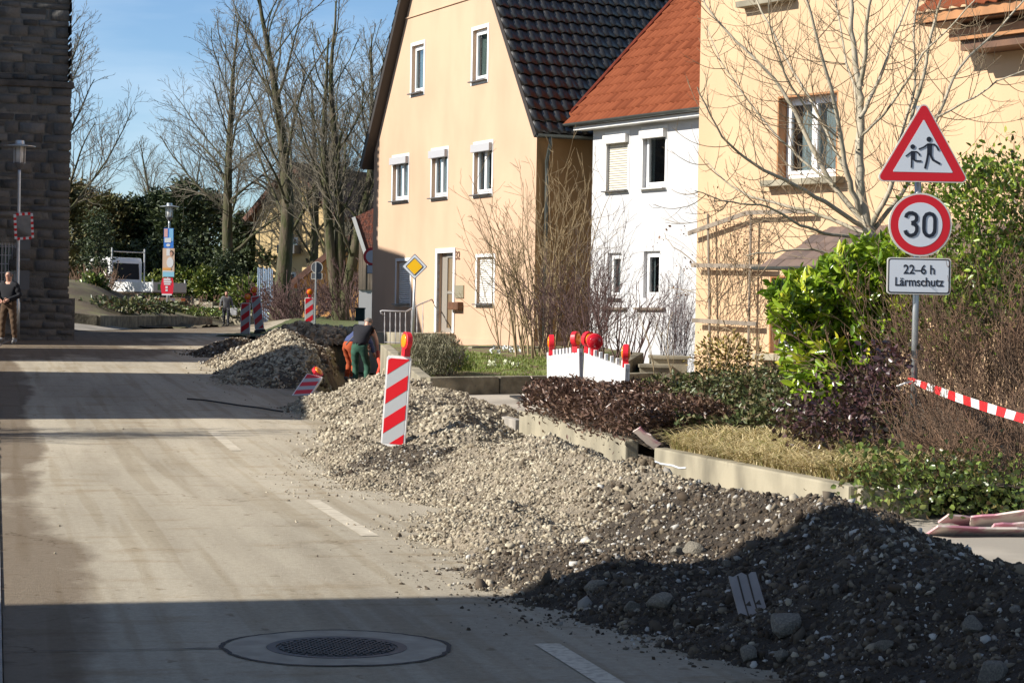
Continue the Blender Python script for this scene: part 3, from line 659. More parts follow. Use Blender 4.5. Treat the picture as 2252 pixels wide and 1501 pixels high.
# letter box, intercom plate, number
q = f1.rect(1003, 627, 1021, 655); g = MB(); g.b2((q[0], -.03, q[1]), (q[2], -.002, q[3])); g.b2((q[0]+.06, -.036, q[1]+.1), (q[2]-.06, -.031, q[3]-.12)); g.build('intercom_plate', mat('brass_plate', (.38, .34, .24), .4, metal=.4), h1)
q = f1.rect(997, 664, 1019, 681); g = MB(); g.b2((q[0], -.16, q[1]), (q[2], -.002, q[3])); g.build('letter_box', m_brown, h1, bevel=.02)
def text(name, body, loc, size, m, parent=None, rot=(math.pi/2, 0, 0), ext=.004, sx=1.0, bold=0):
    cu = bpy.data.curves.new(name, 'FONT'); cu.body = body; cu.size = size; cu.extrude = ext; cu.align_x = 'CENTER'; cu.align_y = 'CENTER'; cu.offset = bold
    o = bpy.data.objects.new('tmp_text', cu); COL.objects.link(o); dg = C.evaluated_depsgraph_get(); dg.update()
    me = bpy.data.meshes.new_from_object(o.evaluated_get(dg)); bpy.data.objects.remove(o)
    t = link_mesh(name, me, m, parent); t.location = loc; t.rotation_euler = rot; t.scale = (sx, 1, 1); return t
q = f1.rect(1003, 557, 1012, 568); text('house_number', '32', ((q[0]+q[2])/2, -.012, (q[1]+q[3])/2), .30, m_brown, h1)
# ledge near the top of the gable
q0 = f1.wz(885, 38); q1 = f1.wz(1030, 2); g = MB(); g.b2((q0[0]-.1, -.035, (q0[1]+q1[1])/2-.03), (q1[0]+.6, 0, (q0[1]+q1[1])/2)); g.build('ledge', m_cream, h1)
# roof
OV = .28
def slope_roof(sign):
    run = AP if sign < 0 else W1-AP; lowx = -.40 if sign < 0 else W1+.55; sl_ = sL if sign < 0 else sR
    zlow = EV-(.40 if sign < 0 else .55)*sl_*(.9 if sign < 0 else .55)
    s = Vector((AP-lowx, 0, ZA+.25-zlow)); return lowx, zlow, s
lx, lz, s_ = slope_roof(1); rf = tiles(h1, 'roof', (lx, -OV, lz), (0, 1, 0), s_, D1+2*OV, s_.length, m_blacktile, tw=.30, rh=.36, amp=.045, step=.055, seed=1)
lx2, lz2, s2_ = slope_roof(-1); tiles(h1, 'roof_left_slope', (lx2, -OV, lz2), (0, 1, 0), s2_, D1+2*OV, s2_.length, m_blacktile, tw=.30, rh=.36, amp=.045, step=.055, sub=5, seed=2)
g = MB()
for (X0, Zz0, S) in ((lx, lz, s_), (lx2, lz2, s2_)):
    n = Vector((-S.z, 0, S.x)).normalized(); n = n if n.z > 0 else -n; a = Vector((X0, 0, Zz0)); b = a+S; p = [a-n*.02, b-n*.02, b-n*.16, a-n*.16]
    g.add([(q.x, -OV, q.z) for q in p]+[(q.x, D1+OV, q.z) for q in p], [(0, 1, 2, 3), (7, 6, 5, 4), (0, 4, 5, 1), (1, 5, 6, 2), (2, 6, 7, 3), (3, 7, 4, 0)])
g.build('verge_board', mat('dark_verge', (.035, .028, .024), .6), rf)
gutter(h1, (lx+.05, -OV, lz-.02), (lx+.05, D1, lz-.02), .075)
g = MB(); g.tube([(lx+.05, .05, lz-.08), (lx+.02, .08, lz-.22), (W1+.10, .22, lz-.62), (W1+.08, .24, lz-.9), (W1+.08, .24, -.3)], .045); g.build('downpipe', m_zinc, h1, smooth=True)

# --- white house in the middle
e2 = Vector((.515, -.857, 0)).normalized(); O2 = (1.815, 49.8); Z2 = .85
h2 = empty('white_house', (O2[0], O2[1], Z2), math.atan2(e2.y, e2.x), 'narrow white rendered house with a red tiled roof, between two cream houses', 'house')
f2 = Facade(h2, O2, e2, Z2); W2 = 4.9; r2 = {k: f2.rect(*v) for k, v in dict(ul=(1334, 296, 1381, 419), ur=(1414, 284, 1464, 413), ll=(1337, 556, 1366, 655), lr=(1415, 552, 1451, 655)).items()}
E2 = f2.wz(1400, 262)[1]; mb = MB(); holed(mb, -.02, W2, -.6, E2, list(r2.values()), reveal=.18)
mb.add([(-.02, 0, -.6), (-.02, 8, -.6), (-.02, 8, E2), (-.02, 0, E2)], [(3, 2, 1, 0)]); mb.add([(W2, 0, -.6), (W2, 8, -.6), (W2, 8, E2), (W2, 0, E2)], [(0, 1, 2, 3)]); mb.build('wall', m_white_r, h2)
window(h2, r2['ul'], 'shut', box=m_shut, shut=m_shutb, trim=.07); window(h2, r2['ur'], 'single', box=m_shut, trim=.07, curtain=(m_curt, [(0, .12), (.72, 1)]), sillm=m_shut)
window(h2, r2['ll'], 'single', trim=0, curtain=(m_netc, [(0, 1)])); window(h2, r2['lr'], 'single', curtain=(m_netc, [(0, .2), (.6, 1)]), sill=False)
for k in ('ll', 'lr'):
    a, b, c, d = r2[k]; g = MB(); g.box(((a+c)/2, -.02, b-.24), (c-a+.5, .14, .05)); g.build('window_ledge', m_wood, h2)
s2v = Vector((0, .70, .72)).normalized(); RO = Vector((-1.6, -.38, E2-.02))
def on_red(x, y):
    Mi = (Matrix.Translation((O2[0], O2[1], Z2)) @ Matrix.Rotation(math.atan2(e2.y, e2.x), 4, 'Z')).inverted(); c = Mi @ Vector((0, 0, CAMZ)); d = Mi.to_3x3() @ ray(x, y); n = Vector((1, 0, 0)).cross(s2v); t = (RO-c).dot(n)/d.dot(n); p = c+d*t-RO; return p.x, p.dot(s2v)
ua, va = on_red(1257, 256); ub, vb = on_red(1487, 0)
tiles(h2, 'roof', RO, (1, 0, 0), s2v, W2+2.2, 7.2, m_redtile, tw=.19, rh=.33, amp=.05, step=.035, sub=6, seed=4, trim=lambda u, v: u > ua+(ub-ua)*(v-va)/(vb-va))
g = MB(); g.tube([RO+Vector((ua-.04, 0, 0))+s2v*va+Vector((0, 0, .05)), RO+Vector((ua-.04+(ub-ua)*1.3, 0, 0))+s2v*(va+(vb-va)*1.3)+Vector((0, 0, .05))], .07, 8); g.build('verge_tiles', mat('verge_tile_red', (.16, .035, .02), .85, spec=.1, var=.3, vs=6), h2)
gutter(h2, (-.66, -.42, E2+.02), (W2+.5, -.42, E2+.02), .075); g = MB(); g.b2((-.35, -.34, E2-.14), (W2+.5, -.30, E2+.0)); g.b2((-.35, -.30, E2-.14), (W2+.5, .0, E2-.10)); g.build('eaves_board', m_trim, h2)
g = MB(); g.add([(-.45, -.36, E2-.06), (W2+.5, -.36, E2-.06), (W2+.5, 4.8, E2+5.1), (2.0, 4.8, E2+5.1)], [(0, 1, 2, 3)]); g.build('roof_underlay', m_brown, h2)

# --- big warm cream house on the right
e3 = Vector((.588, -.809, 0)).normalized(); O3 = (3.09, 36.1); Z3 = .75
h3 = empty('rendered_house', (O3[0], O3[1], Z3), math.atan2(e3.y, e3.x), 'large warm cream rendered house on the right behind the bare tree', 'house')
f3 = Facade(h3, O3, e3, Z3); W3 = 12; r3 = {k: f3.rect(*v) for k, v in dict(up=(1709, 206, 1842, 392), lo=(1692, 606, 1800, 778), tp=(1655, -160, 1735, -4)).items()}
ZT3 = 7.6; mb = MB(); holed(mb, 0, W3, -.6, ZT3, list(r3.values()), reveal=.24)
mb.add([(0, 0, -.6), (0, 8, -.6), (0, 8, ZT3), (0, 0, ZT3)], [(3, 2, 1, 0)]); mb.add([(W3, 0, -.6), (W3, 8, -.6), (W3, 8, ZT3), (W3, 0, ZT3)], [(0, 1, 2, 3)]); mb.build('wall', m_cream2, h3)
def deep_window(r, curtain, name='window'):
    a, b, c, d = r; w_ = window(h3, r, 'double', depth=.24, sill=False, curtain=curtain, fw_=.09)
    g = MB(); g.b2((a+.001, .0, b), (a+.03, .18, d)); g.b2((c-.03, .0, b), (c-.001, .18, d)); g.b2((a+.03, 0, d-.03), (c-.03, .18, d-.001)); g.build('brown_reveal', m_fascia, w_)
    g = MB(); g.box(((a+c)/2, -.05, b-.06), (c-a+.36, .30, .10)); g.build('stone_sill', m_conc, w_, bevel=.01)
deep_window(r3['up'], (m_netc, [(.15, .95)])); deep_window(r3['lo'], (m_netc, [(0, 1)])); deep_window(r3['tp'], (m_netc, [(0, 1)]))
tiles(h3, 'roof', (-.4, -.5, ZT3), (1, 0, 0), (0, .72, .69), W3+.8, 6, m_redtile, tw=.24, rh=.36, sub=4, seed=7)
# lean-to roof over the ground floor
qa = f3.wz(1672, 590, -.9); qb = f3.wz(1905, 580, -.9); zt = f3.wz(1850, 498)[1]; zl = (qa[1]+qb[1])/2
pr = tiles(h3, 'porch_roof', (qa[0], -.9, zl), (1, 0, 0), (0, .9, zt-zl), 4.6, math.hypot(.9, zt-zl), m_browntile, tw=.20, rh=.22, amp=.008, step=.02, sub=3, seed=9, trim=lambda u, v: u > v*.55)
gutter(pr, (qa[0]-.1, -.94, zl), (qa[0]+4.7, -.94, zl), .06)
g = MB(); g.add([(qa[0], -.88, zl-.03), (qa[0]+4.6, -.88, zl-.03), (qa[0]+4.6, -.0, zt-.04), (qa[0]+.5, -.0, zt-.04)], [(0, 1, 2, 3)]); g.add([(qa[0], -.88, zl-.05), (qa[0]+4.6, -.88, zl-.05), (qa[0]+4.6, -.0, zl-.05), (qa[0], -.0, zl-.05)], [(0, 1, 2, 3)]); g.build('porch_ceiling', m_brown, pr)
# projecting bay roof at the upper right
qc = f3.wz(2018, 46, -.9); qd = f3.wz(2252, -8, -.9); zb = (qc[1]+qd[1])/2
zb = f3.wz(2130, 22, -.9)[1]
br_ = tiles(h3, 'bay_roof', (qc[0], -.95, zb+.05), (1, 0, 0), (0, .8, .55), 4.0, 1.2, m_redtile, tw=.22, rh=.3, sub=5, seed=12)
g = MB(); g.b2((qc[0]-.03, -.93, zb-.10), (qc[0]+4, -.87, zb+.05)); g.b2((qc[0]+.35, -.62, zb-.36), (qc[0]+4, -.54, zb-.20)); g.build('fascia', m_fascia, br_)
g = MB(); g.b2((qc[0]+.0, -.87, zb-.12), (qc[0]+4, 0, zb-.08)); g.b2((qc[0]+.5, -.54, zb-.50), (qc[0]+4, 0, zb-.13)); g.build('eaves_soffit', m_brown, br_)
# trellis posts and rails against the wall
def trellis():
    t = empty('trellis', tuple(f3.O+f3.e*.8-f3.n*.14+Vector((0, 0, Z3))), h3.rotation_euler.z, 'weathered wooden climbing trellis on the cream wall beside the white house', 'trellis')
    def lp(x, y, off=-.14): q = f3.wz(x, y, off); return Vector((q[0]-.8, 0, q[1]))
    for x0, x1 in ((1557, 1562), (1652, 1645)):
        g = MB(); a, b = lp(x1, 810), lp(x0, 470); g.tube([a, b], .022, 6); g.build('post', m_wood, t)
    for (x0, y0, x1, y1) in ((1512, 513, 1640, 468), (1636, 468, 1780, 463), (1519, 583, 1690, 586), (1521, 704, 1662, 712)):
        g = MB(); a, b = lp(x0, y0, -.19), lp(x1, y1, -.19); m = (a+b)/2; d = b-a
        g.box(m+Vector((0, -.03, 0)), (d.length, .03, .07), rotm('Y', -math.atan2(d.z, d.x))); g.build('rail', m_wood, t)
    br = []; rng = random.Random(5)
    for k in range(70):
        p = lp(rng.choice([1557, 1652, 1570, 1640, 1600])+rng.uniform(-12, 12), rng.uniform(780, 560)); pts = [p.copy()]; d = Vector((rng.uniform(-.6, .6), rng.uniform(-.12, .1), 1)).normalized()
        for i in range(7):
            d = (d+Vector((rng.uniform(-.6, .6), rng.uniform(-.2, .2), rng.uniform(-.35, .25)))).normalized(); p = p+d*rng.uniform(.12, .26); p.y = max(min(p.y, .08), -.2)
            if p.z > 3.2: break
            pts.append(p.copy())
        if len(pts) > 2: r = rng.uniform(.004, .011); br.append(([tuple(q) for q in pts], [r*(1-.6*i/len(pts)) for i in range(len(pts))]))
    v = tubes('dry_climber', br, m_twig2); tag(v, 'leafless climbing vine tangled through the wooden trellis', 'vine'); v.location = t.location; v.rotation_euler = t.rotation_euler
    rng2 = np.random.default_rng(3); n = 240; idx = rng2.integers(0, len(br), n); Cn = np.array([np.array(br[i][0])[-1]+rng2.normal(size=3)*[.1, .03, .12] for i in idx])
    leaves('dead_leaves', Cn, .05, .03, rmat('dead_brown_leaves', [(.12, .06, .03), (.25, .14, .08)], .7), v, rng=rng2)
trellis()

# --- dark stone tower on the left
et = Vector((.95, .30, 0)).normalized()
tw_r = at(151, 400, 57.0); tr_ = empty('stone_tower', (tw_r.x, tw_r.y, .9), math.atan2(et.y, et.x), 'dark medieval stone tower with a string course, in shadow at the left edge', 'tower')
def masonry(root, name, w0, w1, z0, z1, y, seed, hmin=.13, hmax=.34, holes=(), quoin=False):
    rng = np.random.default_rng(seed); V, F, rv = [], [], []; k = 0
    def blk(a, b, c, d, dep, r):
        nonlocal k
        j = rng.normal(size=(8, 3))*[.012, .006, .012]; e = .018
        p = np.array([(a, y, c), (b, y, c), (b, y, d), (a, y, d), (a+e, y-dep, c+e), (b-e, y-dep, c+e), (b-e, y-dep, d-e), (a+e, y-dep, d-e)])+j
        V.append(p); F.extend([(k+4, k+5, k+6, k+7), (k, k+1, k+5, k+4), (k+1, k+2, k+6, k+5), (k+2, k+3, k+7, k+6), (k+3, k, k+4, k+7)]); rv.extend([r]*8); k += 8
    z = z0; row = 0
    while z < z1:
        h = rng.uniform(hmin, hmax); x = w0
        if quoin:
            ql = rng.uniform(.55, 1.0) if row % 2 else rng.uniform(.3, .5); blk(w1-ql, w1+.02, z, z+h-.02, .05, rng.uniform(.2, .7)); xe = w1-ql-.02
        else: xe = w1
        while x < xe-.08:
            wd = rng.uniform(.18, .75)*(1.4 if h > .3 else 1); wd = min(wd, xe-x)
            cz, cx = z+h/2, x+wd/2
            if not any(a < cx < c and b < cz < d for a, b, c, d in holes) and wd > .06:
                if h > .28 and rng.random() < .25: hh = h*rng.uniform(.4, .6); blk(x, x+wd-.025, z, z+hh-.02, rng.uniform(.01, .05), rng.random()); blk(x, x+wd-.025, z+hh, z+h-.02, rng.uniform(.01, .05), rng.random())
                elif rng.random() > .04: blk(x, x+wd-.025, z+rng.uniform(0, .02), z+h-.02-rng.uniform(0, .03), rng.uniform(.008, .055), rng.random())
            x += wd
        z += h; row += 1
    return npmesh(name, np.concatenate(V), F, m_stone, root, rnd=rv)
ft = Facade(tr_, (tw_r.x, tw_r.y), et, .9); zl_ = ft.wz(75, 186)[1]; zlow = ft.wz(100, 655)[1]; wr = ft.rect(-30, 532, 38, 628)
wr2 = ft.rect(-12, 305, 3, 345)
mb = MB(); holed(mb, -9, 0, -.6, zl_, [wr, wr2], reveal=.3, y=.0); mb.b2((-9.2, .18, zl_), (-.06, 9, 14)); mb.b2((-9, .31, -.6), (-.001, 9, zl_-.01)); mb.build('rubble_core', m_mortar, tr_)
masonry(tr_, 'masonry', -6, 0, zlow, zl_-.08, .004, 1, holes=[wr, wr2], quoin=True); masonry(tr_, 'upper_masonry', -6, -.06, zl_+.12, 11, .184, 2, quoin=True)
sdw = masonry(tr_, 'side_masonry', 0, 6, -.5, 11, -.01, 4); sdw.rotation_euler = (0, 0, math.pi/2)
g = MB(); g.b2((-9.2, -.10, zl_-.06), (.10, .3, zl_+.10)); g.build('string_course', mat('ledge_stone', (.10, .09, .08), .95, var=.4, vs=4, bump=.8, bs=16, bd=.02), tr_, bevel=.03)
g = MB(); g.b2((-9, -.30, -.6), (.18, .2, zlow)); bs_ = g.build('battered_base', m_mortar, tr_); masonry(tr_, 'base_masonry', -6, .18, -.4, zlow, -.295, 6, .12, .26)
window(tr_, wr, 'none', depth=.25, sill=False); g = MB(); a, b, c, d = wr
for i in range(9): x = a+(c-a)*(i+.5)/9; g.tube([(x, .05, b), (x, .05, d)], .014, 6)
for i in range(5): z = b+(d-b)*(i+.5)/5; g.tube([(a, .065, z), (c, .065, z)], .014, 6)
g.build('window_grille', m_greyiron, tr_)
g = MB(); g.b2((wr[2]+.02, -.03, wr[1]-.1), (wr[2]+.32, 0.02, wr[3]+.05)); g.build('notice_case', m_sill, tr_); 

# --- buildings across the street, beyond the left edge of the view
def block(name, loc, w_, d_, h_, rise, label, m, rz=R(13.6), ridge='y'):
    o = empty(name, loc, rz, label, 'house'); g = MB(); g.b2((-w_, 0, -1), (0, d_, h_)); g.build('wall', m, o)
    g = MB(); v = [(-w_-.3, -.3, h_), (.3, -.3, h_), (.3, d_+.3, h_), (-w_-.3, d_+.3, h_), (-w_/2, -.3, h_+rise), (-w_/2, d_+.3, h_+rise)] if ridge == 'y' else [(-w_-.3, -.3, h_), (.3, -.3, h_), (.3, d_+.3, h_), (-w_-.3, d_+.3, h_), (.3, d_*.33, h_+rise), (-w_-.3, d_*.33, h_+rise), (.3, d_+.1, h_+rise), (-w_-.3, d_+.1, h_+rise)] if ridge == 't' else [(-w_-.3, -.3, h_), (.3, -.3, h_), (.3, d_+.3, h_), (-w_-.3, d_+.3, h_), (.3, d_/2, h_+rise), (-w_-.3, d_/2, h_+rise)]
    f = [(0, 1, 4), (1, 2, 5, 4), (2, 3, 5), (3, 0, 4, 5), (0, 3, 2, 1)] if ridge == 'y' else [(0, 1, 4, 5), (4, 6, 7, 5), (1, 2, 6, 4), (2, 3, 7, 6), (3, 0, 5, 7), (0, 3, 2, 1)] if ridge == 't' else [(0, 1, 4, 5), (1, 2, 4), (2, 3, 5, 4), (3, 0, 5), (0, 3, 2, 1)]
    g.add(v, f); g.build('roof', m_brown, o)
    for z in (1.2, 4.0):
        if z+1.4 > h_: continue
        for y in np.arange(1.2, d_-1.4, 2.6):
            g = MB(); g.b2((-.02, y, z), (.03, y+1.0, z+1.3)); p = g.build('window', m_pvc, o); g = MB(); g.b2((.03, y+.08, z+.08), (.035, y+.92, z+1.22)); g.build('pane', m_dark, p)
    return o
block('corner_house', (-6.6, .35, 0), 9, 9.13, 8.6, 3.5, 'grey corner house standing across the street beside the camera', m_cream2)
block('street_house', (-11.6, 27.3, 0), 7, 10.4, 5.9, 1.8, 'low street house across the road beyond the left edge', m_white_r, rz=R(-2))
block('street_annex', (-13.9, 43.8, .7), 7, 6.0, 5.9, 1.2, 'low annex across the road beyond the left edge', m_cream2)
block('gate_house', (-15.2, 52.3, .7), 8, 4.8, 8.2, 2.7, 'tall house next to the stone tower, beyond the left edge', m_white_r, ridge='t')

# ---------------------------------------------------------------- low walls, beds, steps
def wall_run(name, pts, h, t, m, label, cat='wall', below=.25, bev=.02, cut=0, tops=None, baseoff=0):
    """a low wall following pts (x, y); top = ground + h"""
    mb = MB()
    for i in range(len(pts)-1):
        a, b = Vector((*pts[i], 0)), Vector((*pts[i+1], 0)); n = max(1, int((b-a).length/1.2)) if (cut or h > .33) else 1; d = (b-a)/n; sd = Vector((-d.y, d.x, 0)).normalized()*t/2
        for k in range(n):
            p, q = a+d*k, a+d*(k+1-cut); vs = []
            zz = [(float(G(r.x, r.y))+baseoff, float(G(r.x, r.y))+h+baseoff) for r in (p, q)]
            if tops: zz = [(z[0], tops[i]+(tops[i+1]-tops[i])*((k+j)/n)) for j, z in enumerate(zz)]
            for (r, z) in ((p, zz[0]), (q, zz[1])):
                for s_, zc in ((-1, z[0]-below), (1, z[0]-below), (1, z[1]), (-1, z[1])): vs.append(r+sd*s_+Vector((0, 0, zc)))
            mb.add(vs, [(0, 1, 2, 3), (7, 6, 5, 4), (0, 4, 5, 1), (1, 5, 6, 2), (2, 6, 7, 3), (3, 7, 4, 0)])
    o = mb.build(name, m, bevel=bev); return tag(o, label, cat)
PA, PB = [(.18, 27.9), (1.33, 23.3)], [(1.60, 22.6), (2.90, 17.8)]
wall_run('planter_wall', PA, .30, .15, m_conc, 'weathered concrete planter wall overhung by the bronze-leaved hedge', cut=0, below=.3)
wb = wall_run('planter_wall', PB, .28, .16, m_conc, 'low concrete planter wall in front of the dry straw grass', below=.3)
wm = MB(); p0 = Vector((PB[0][0]-.088, PB[0][1]+.02, .13)); dd = (Vector((*PB[1], 0))-Vector((*PB[0], 0))).normalized()
wm.tube([p0+dd*s_+Vector((-.003, 0, .012*math.sin(s_*14)))+dd.cross(Vector((0, 0, 1)))*(.0) for s_ in (.05, .25, .45, .65, .85, 1.05)], .009, 5); wm.build('spray_mark', m_signw, wb)
wall_run('planter_wall', [(2.90, 17.8), (3.5, 17.95)], .26, .14, m_conc, 'short concrete return at the near end of the planter', below=.3)
gw = [(-2.70, 45.5), (-1.42, 35.5)]
wall_run('garden_wall', gw, .3, .2, m_conc, 'concrete garden wall running back beside the trench to the front steps', tops=[.98, .60], below=1.2)
wall_run('garden_wall', [(-1.42, 35.5), (.9, 37.0), (2.6, 38.2)], .3, .28, m_conc_d, 'mossy cracked stone garden wall in front of the flower bed', tops=[.60, .63, .68], bev=.05, cut=.012)
wall_run('garden_edging', [(-.9, 45.4), (1.2, 46.6)], .1, .2, m_conc_d, 'low dark stone edging at the back of the flower bed', tops=[.98, .98], bev=.04)
def patch(name, quad, zf, m, n=(30, 30)):
    q = [Vector((*p, 0)) for p in quad]
    def f(A, B):
        x = (q[0].x*(1-A)+q[1].x*A)*(1-B)+(q[3].x*(1-A)+q[2].x*A)*B; y = (q[0].y*(1-A)+q[1].y*A)*(1-B)+(q[3].y*(1-A)+q[2].y*A)*B; return x, y
    return tag(grid_sheet(name, np.linspace(0, 1, n[0]), np.linspace(0, 1, n[1]), zf, m, xyf=f), kind='structure')
def zgar(X, Y): return .52+.42*ss(Y, 37, 46)+.03*hashn(X, Y, 2.3)
patch('garden_bed', [(-1.42, 35.6), (2.6, 38.3), (2.0, 51), (-3.1, 49)], lambda X, Y: zgar(X, Y), mat('garden_soil_and_grass', (.17, .20, .05), .95, col2=(.16, .115, .065), vs=2.5, bump=1, bs=30, bd=.03, mus=(.48, .56)))
def zbed(X, Y):
    u, v = uv(X, Y); return G(X, Y)+.24+.22*ss(u, 4.8, 8.5)+.05*hashn(X, Y, 1.8, 2)
patch('planting_bed', [(3.0, 17.85), (8.6, 18.0), (4.2, 36.5), (.3, 28.0)], zbed, m_soil, (40, 60))
patch('planting_bed', [(.3, 28.0), (4.2, 27.0), (4.2, 34.5), (1.9, 33.5)], lambda X, Y: zbed(X, Y)-.012, m_soil, (20, 24))
def steps():
    for i, (xa, xb, yt, Y, lab) in enumerate([(1385, 1440, 821, 38.9, 'lowest'), (1409, 1475, 801, 39.3, 'middle'), (1437, 1512, 782, 39.7, 'top')]):
        pass
    o = empty('garden_steps', tuple(at(1440, 840, 39.2)), 0, 'three pale concrete steps rising to the white house', 'steps')
    for i, (xa, xb, yt, Y) in enumerate([(1384, 1440, 821, 38.9), (1408, 1475, 801, 39.25), (1436, 1512, 782, 39.6)]):
        a = at(xa, yt, Y); b = at(xb, yt, Y); g = MB(); l = o.location
        g.b2((a.x-l.x, Y-l.y, -.6), (b.x-l.x, Y+1.1-l.y, a.z-l.z-.06)); g.b2((a.x-.02-l.x, Y-.04-l.y, a.z-l.z-.058), (b.x+.02-l.x, Y+1.1-l.y, a.z-l.z)); g.build('step', m_conc, o, bevel=.01)
    # cheek wall left of the steps
    wall_run('cheek_wall', [(1.5, 38.0), (2.35, 40.3)], .3, .3, m_conc_d, 'dark sloping stone cheek wall left of the concrete steps', tops=[.62, 1.0], bev=.04)
steps()
# front landing and wrought iron railing of house 32
land = MB(); q = f1.wz(838, 750); qq = f1.wz(1000, 745)
land.b2((q[0], -1.15, -.9), (hr['dr'][2]+.2, -.035, hr['dr'][1]-.02)); lo = land.build('landing', m_conc, h1, bevel=.01)
def railing():
    t = empty('stair_railing', (0, 0, 0), 0, 'grey wrought iron railing with a scrolled end at the front steps', 'railing'); Y0 = 53.8
    P = lambda x, y, dy=0: at(x, y, Y0+dy)
    g = MB(); top = [P(843, 692), P(838, 688), P(837, 684), P(841, 683), P(860, 684), P(893, 685), P(925, 668, 1.2), P(953, 657, 2.2)]; g.tube(top, .022, 6); g.build('handrail', m_greyiron, t, smooth=True)
    for i, x in enumerate((846, 858, 870, 880, 892, 905, 917, 930, 952)):
        dy = max(0, (x-893)/27.); yt = 684 if x < 894 else 684-(x-893)*.45; a, b = P(x, yt, dy), P(x, 757-(0 if x < 894 else (x-893)*.25), dy); m_ = (a+b)/2
        g = MB(); g.tube([a, a*.75+b*.25, a*.6+b*.4, m_, a*.4+b*.6, a*.25+b*.75, b], [.009, .009, .018, .011, .018, .009, .009], 6); g.build('baluster', m_greyiron, t, smooth=True)
    g = MB(); g.tube([P(846, 752), P(893, 754)], .014, 6); g.build('bottom_rail', m_greyiron, t)
railing()
def curb_bits():                    # kerb stones of the open footway beside the heap
    g = MB()
    for (a, b) in (((-1.1, 33.2), (-.9, 31.8)), ((-.55, 31.0), (-.15, 29.2)), ((-.1, 29.1), (.12, 28.1))):
        A, B = Vector((*a, float(G(*a))+.02)), Vector((*b, float(G(*b))+.02)); g.box((A+B)/2, ((B-A).length, .12, .26), rotm('Z', math.atan2(B.y-A.y, B.x-A.x)))
    tag(g.build('kerb', m_kerb, bevel=.012), kind='structure')
curb_bits()
bnk = grid_sheet('earth_bank', np.linspace(-30, -12.6, 60), np.linspace(79, 95, 50), lambda X, Y: G(X, Y)+.02+(1.05*ss(-X, 14.2, 18.5)*ss(Y, 80.5, 86)*(1-ss(Y, 90, 94.5)))+.08*fbm(X, Y, .8, 3), m_ground)
tag(bnk, kind='structure')
a = ground_at(213, 717); b = ground_at(392, 713)
wall_run('verge_wall', [(a.x-6, a.y-1.5), (a.x, a.y), (b.x, b.y), (b.x+.6, b.y+5)], .36, .25, m_conc_d, 'long low dark stone edging wall of the shaded verge at the left')
a = ground_at(383, 690); b = ground_at(545, 708); rng_ = np.random.default_rng(2); g = MB()
def block_wall():
    P0, P1 = at(378, 690, 109), at(548, 700, 105.5); P0.z = P1.z = 0; d = (P1-P0); n = int(d.length/.85); ang = math.atan2(d.y, d.x)
    for r in range(2):
        for k in range(n):
            p = P0+d*((k+.5+.5*(r % 2))/n); z = float(G(p.x, p.y))+.14+.36*r
            g.box(p+Vector((0, 0, z)), (d.length/n-.03, .5+rng_.uniform(-.05, .05), .34+rng_.uniform(-.03, .02)), rotm('Z', ang))
    return tag(g.build('block_wall', m_conc, bevel=.05), 'retaining wall of pale roughly squared stone blocks behind the walker', 'wall')
block_wall()

# ---------------------------------------------------------------- bare trees and shrubs
def branch(p, d, Ln, r0_, r1_, n, rng, wob=.12, lift=.05, sag=0):
    pts = [tuple(p)]; rad = [r0_]; st = Ln/n; x, y, z = p; dx, dy, dz = d
    for i in range(n):
        dx += rng.gauss(0, wob); dy += rng.gauss(0, wob); dz += rng.gauss(0, wob)*.8+lift-sag*(1-i/n)
        l = math.sqrt(dx*dx+dy*dy+dz*dz); dx /= l; dy /= l; dz /= l; x += dx*st; y += dy*st; z += dz*st
        pts.append((x, y, z)); rad.append(r0_+(r1_-r0_)*(i+1)/n)
    return pts, rad, (dx, dy, dz)
def side_dir(d, ang, az):
    D = Vector(d); a = D.orthogonal().normalized(); b = D.cross(a); return tuple(D*math.cos(ang)+(a*math.cos(az)+b*math.sin(az))*math.sin(ang))
def on(pts, t):
    f = t*(len(pts)-1); i = min(int(f), len(pts)-2); f -= i; return tuple(pts[i][k]*(1-f)+pts[i+1][k]*f for k in range(3)), tuple(pts[i+1][k]-pts[i][k] for k in range(3))
def ramify(out, pts, rad, Ln, level, rng, dens, tw, lift, up=.0, sag=0, ang=(.5, .9), ratio=.42, wob=.14):
    if level == 0: return
    n = max(2, int(Ln*dens[level-1]))
    for i in range(n):
        t = .18+.80*(i+rng.random())/n; p, d = on(pts, t); dl = math.sqrt(sum(c*c for c in d)); d = tuple(c/dl for c in d)
        nd = side_dir(d, rng.uniform(*ang), rng.uniform(0, 6.283)); nd = (nd[0], nd[1], nd[2]+up)
        L2 = Ln*ratio*(1.25-t*.75)*rng.uniform(.6, 1.25); r = max(tw, rad[min(int(t*(len(rad)-1)), len(rad)-1)]*.55); k = 5 if level > 1 else 4
        q, rr, _ = branch(p, nd, L2, r, tw*.7, k, rng, wob, lift, sag); out[level].append((q, rr))
        ramify(out, q, rr, L2, level-1, rng, dens, tw, lift, up, sag, ang, ratio, wob)
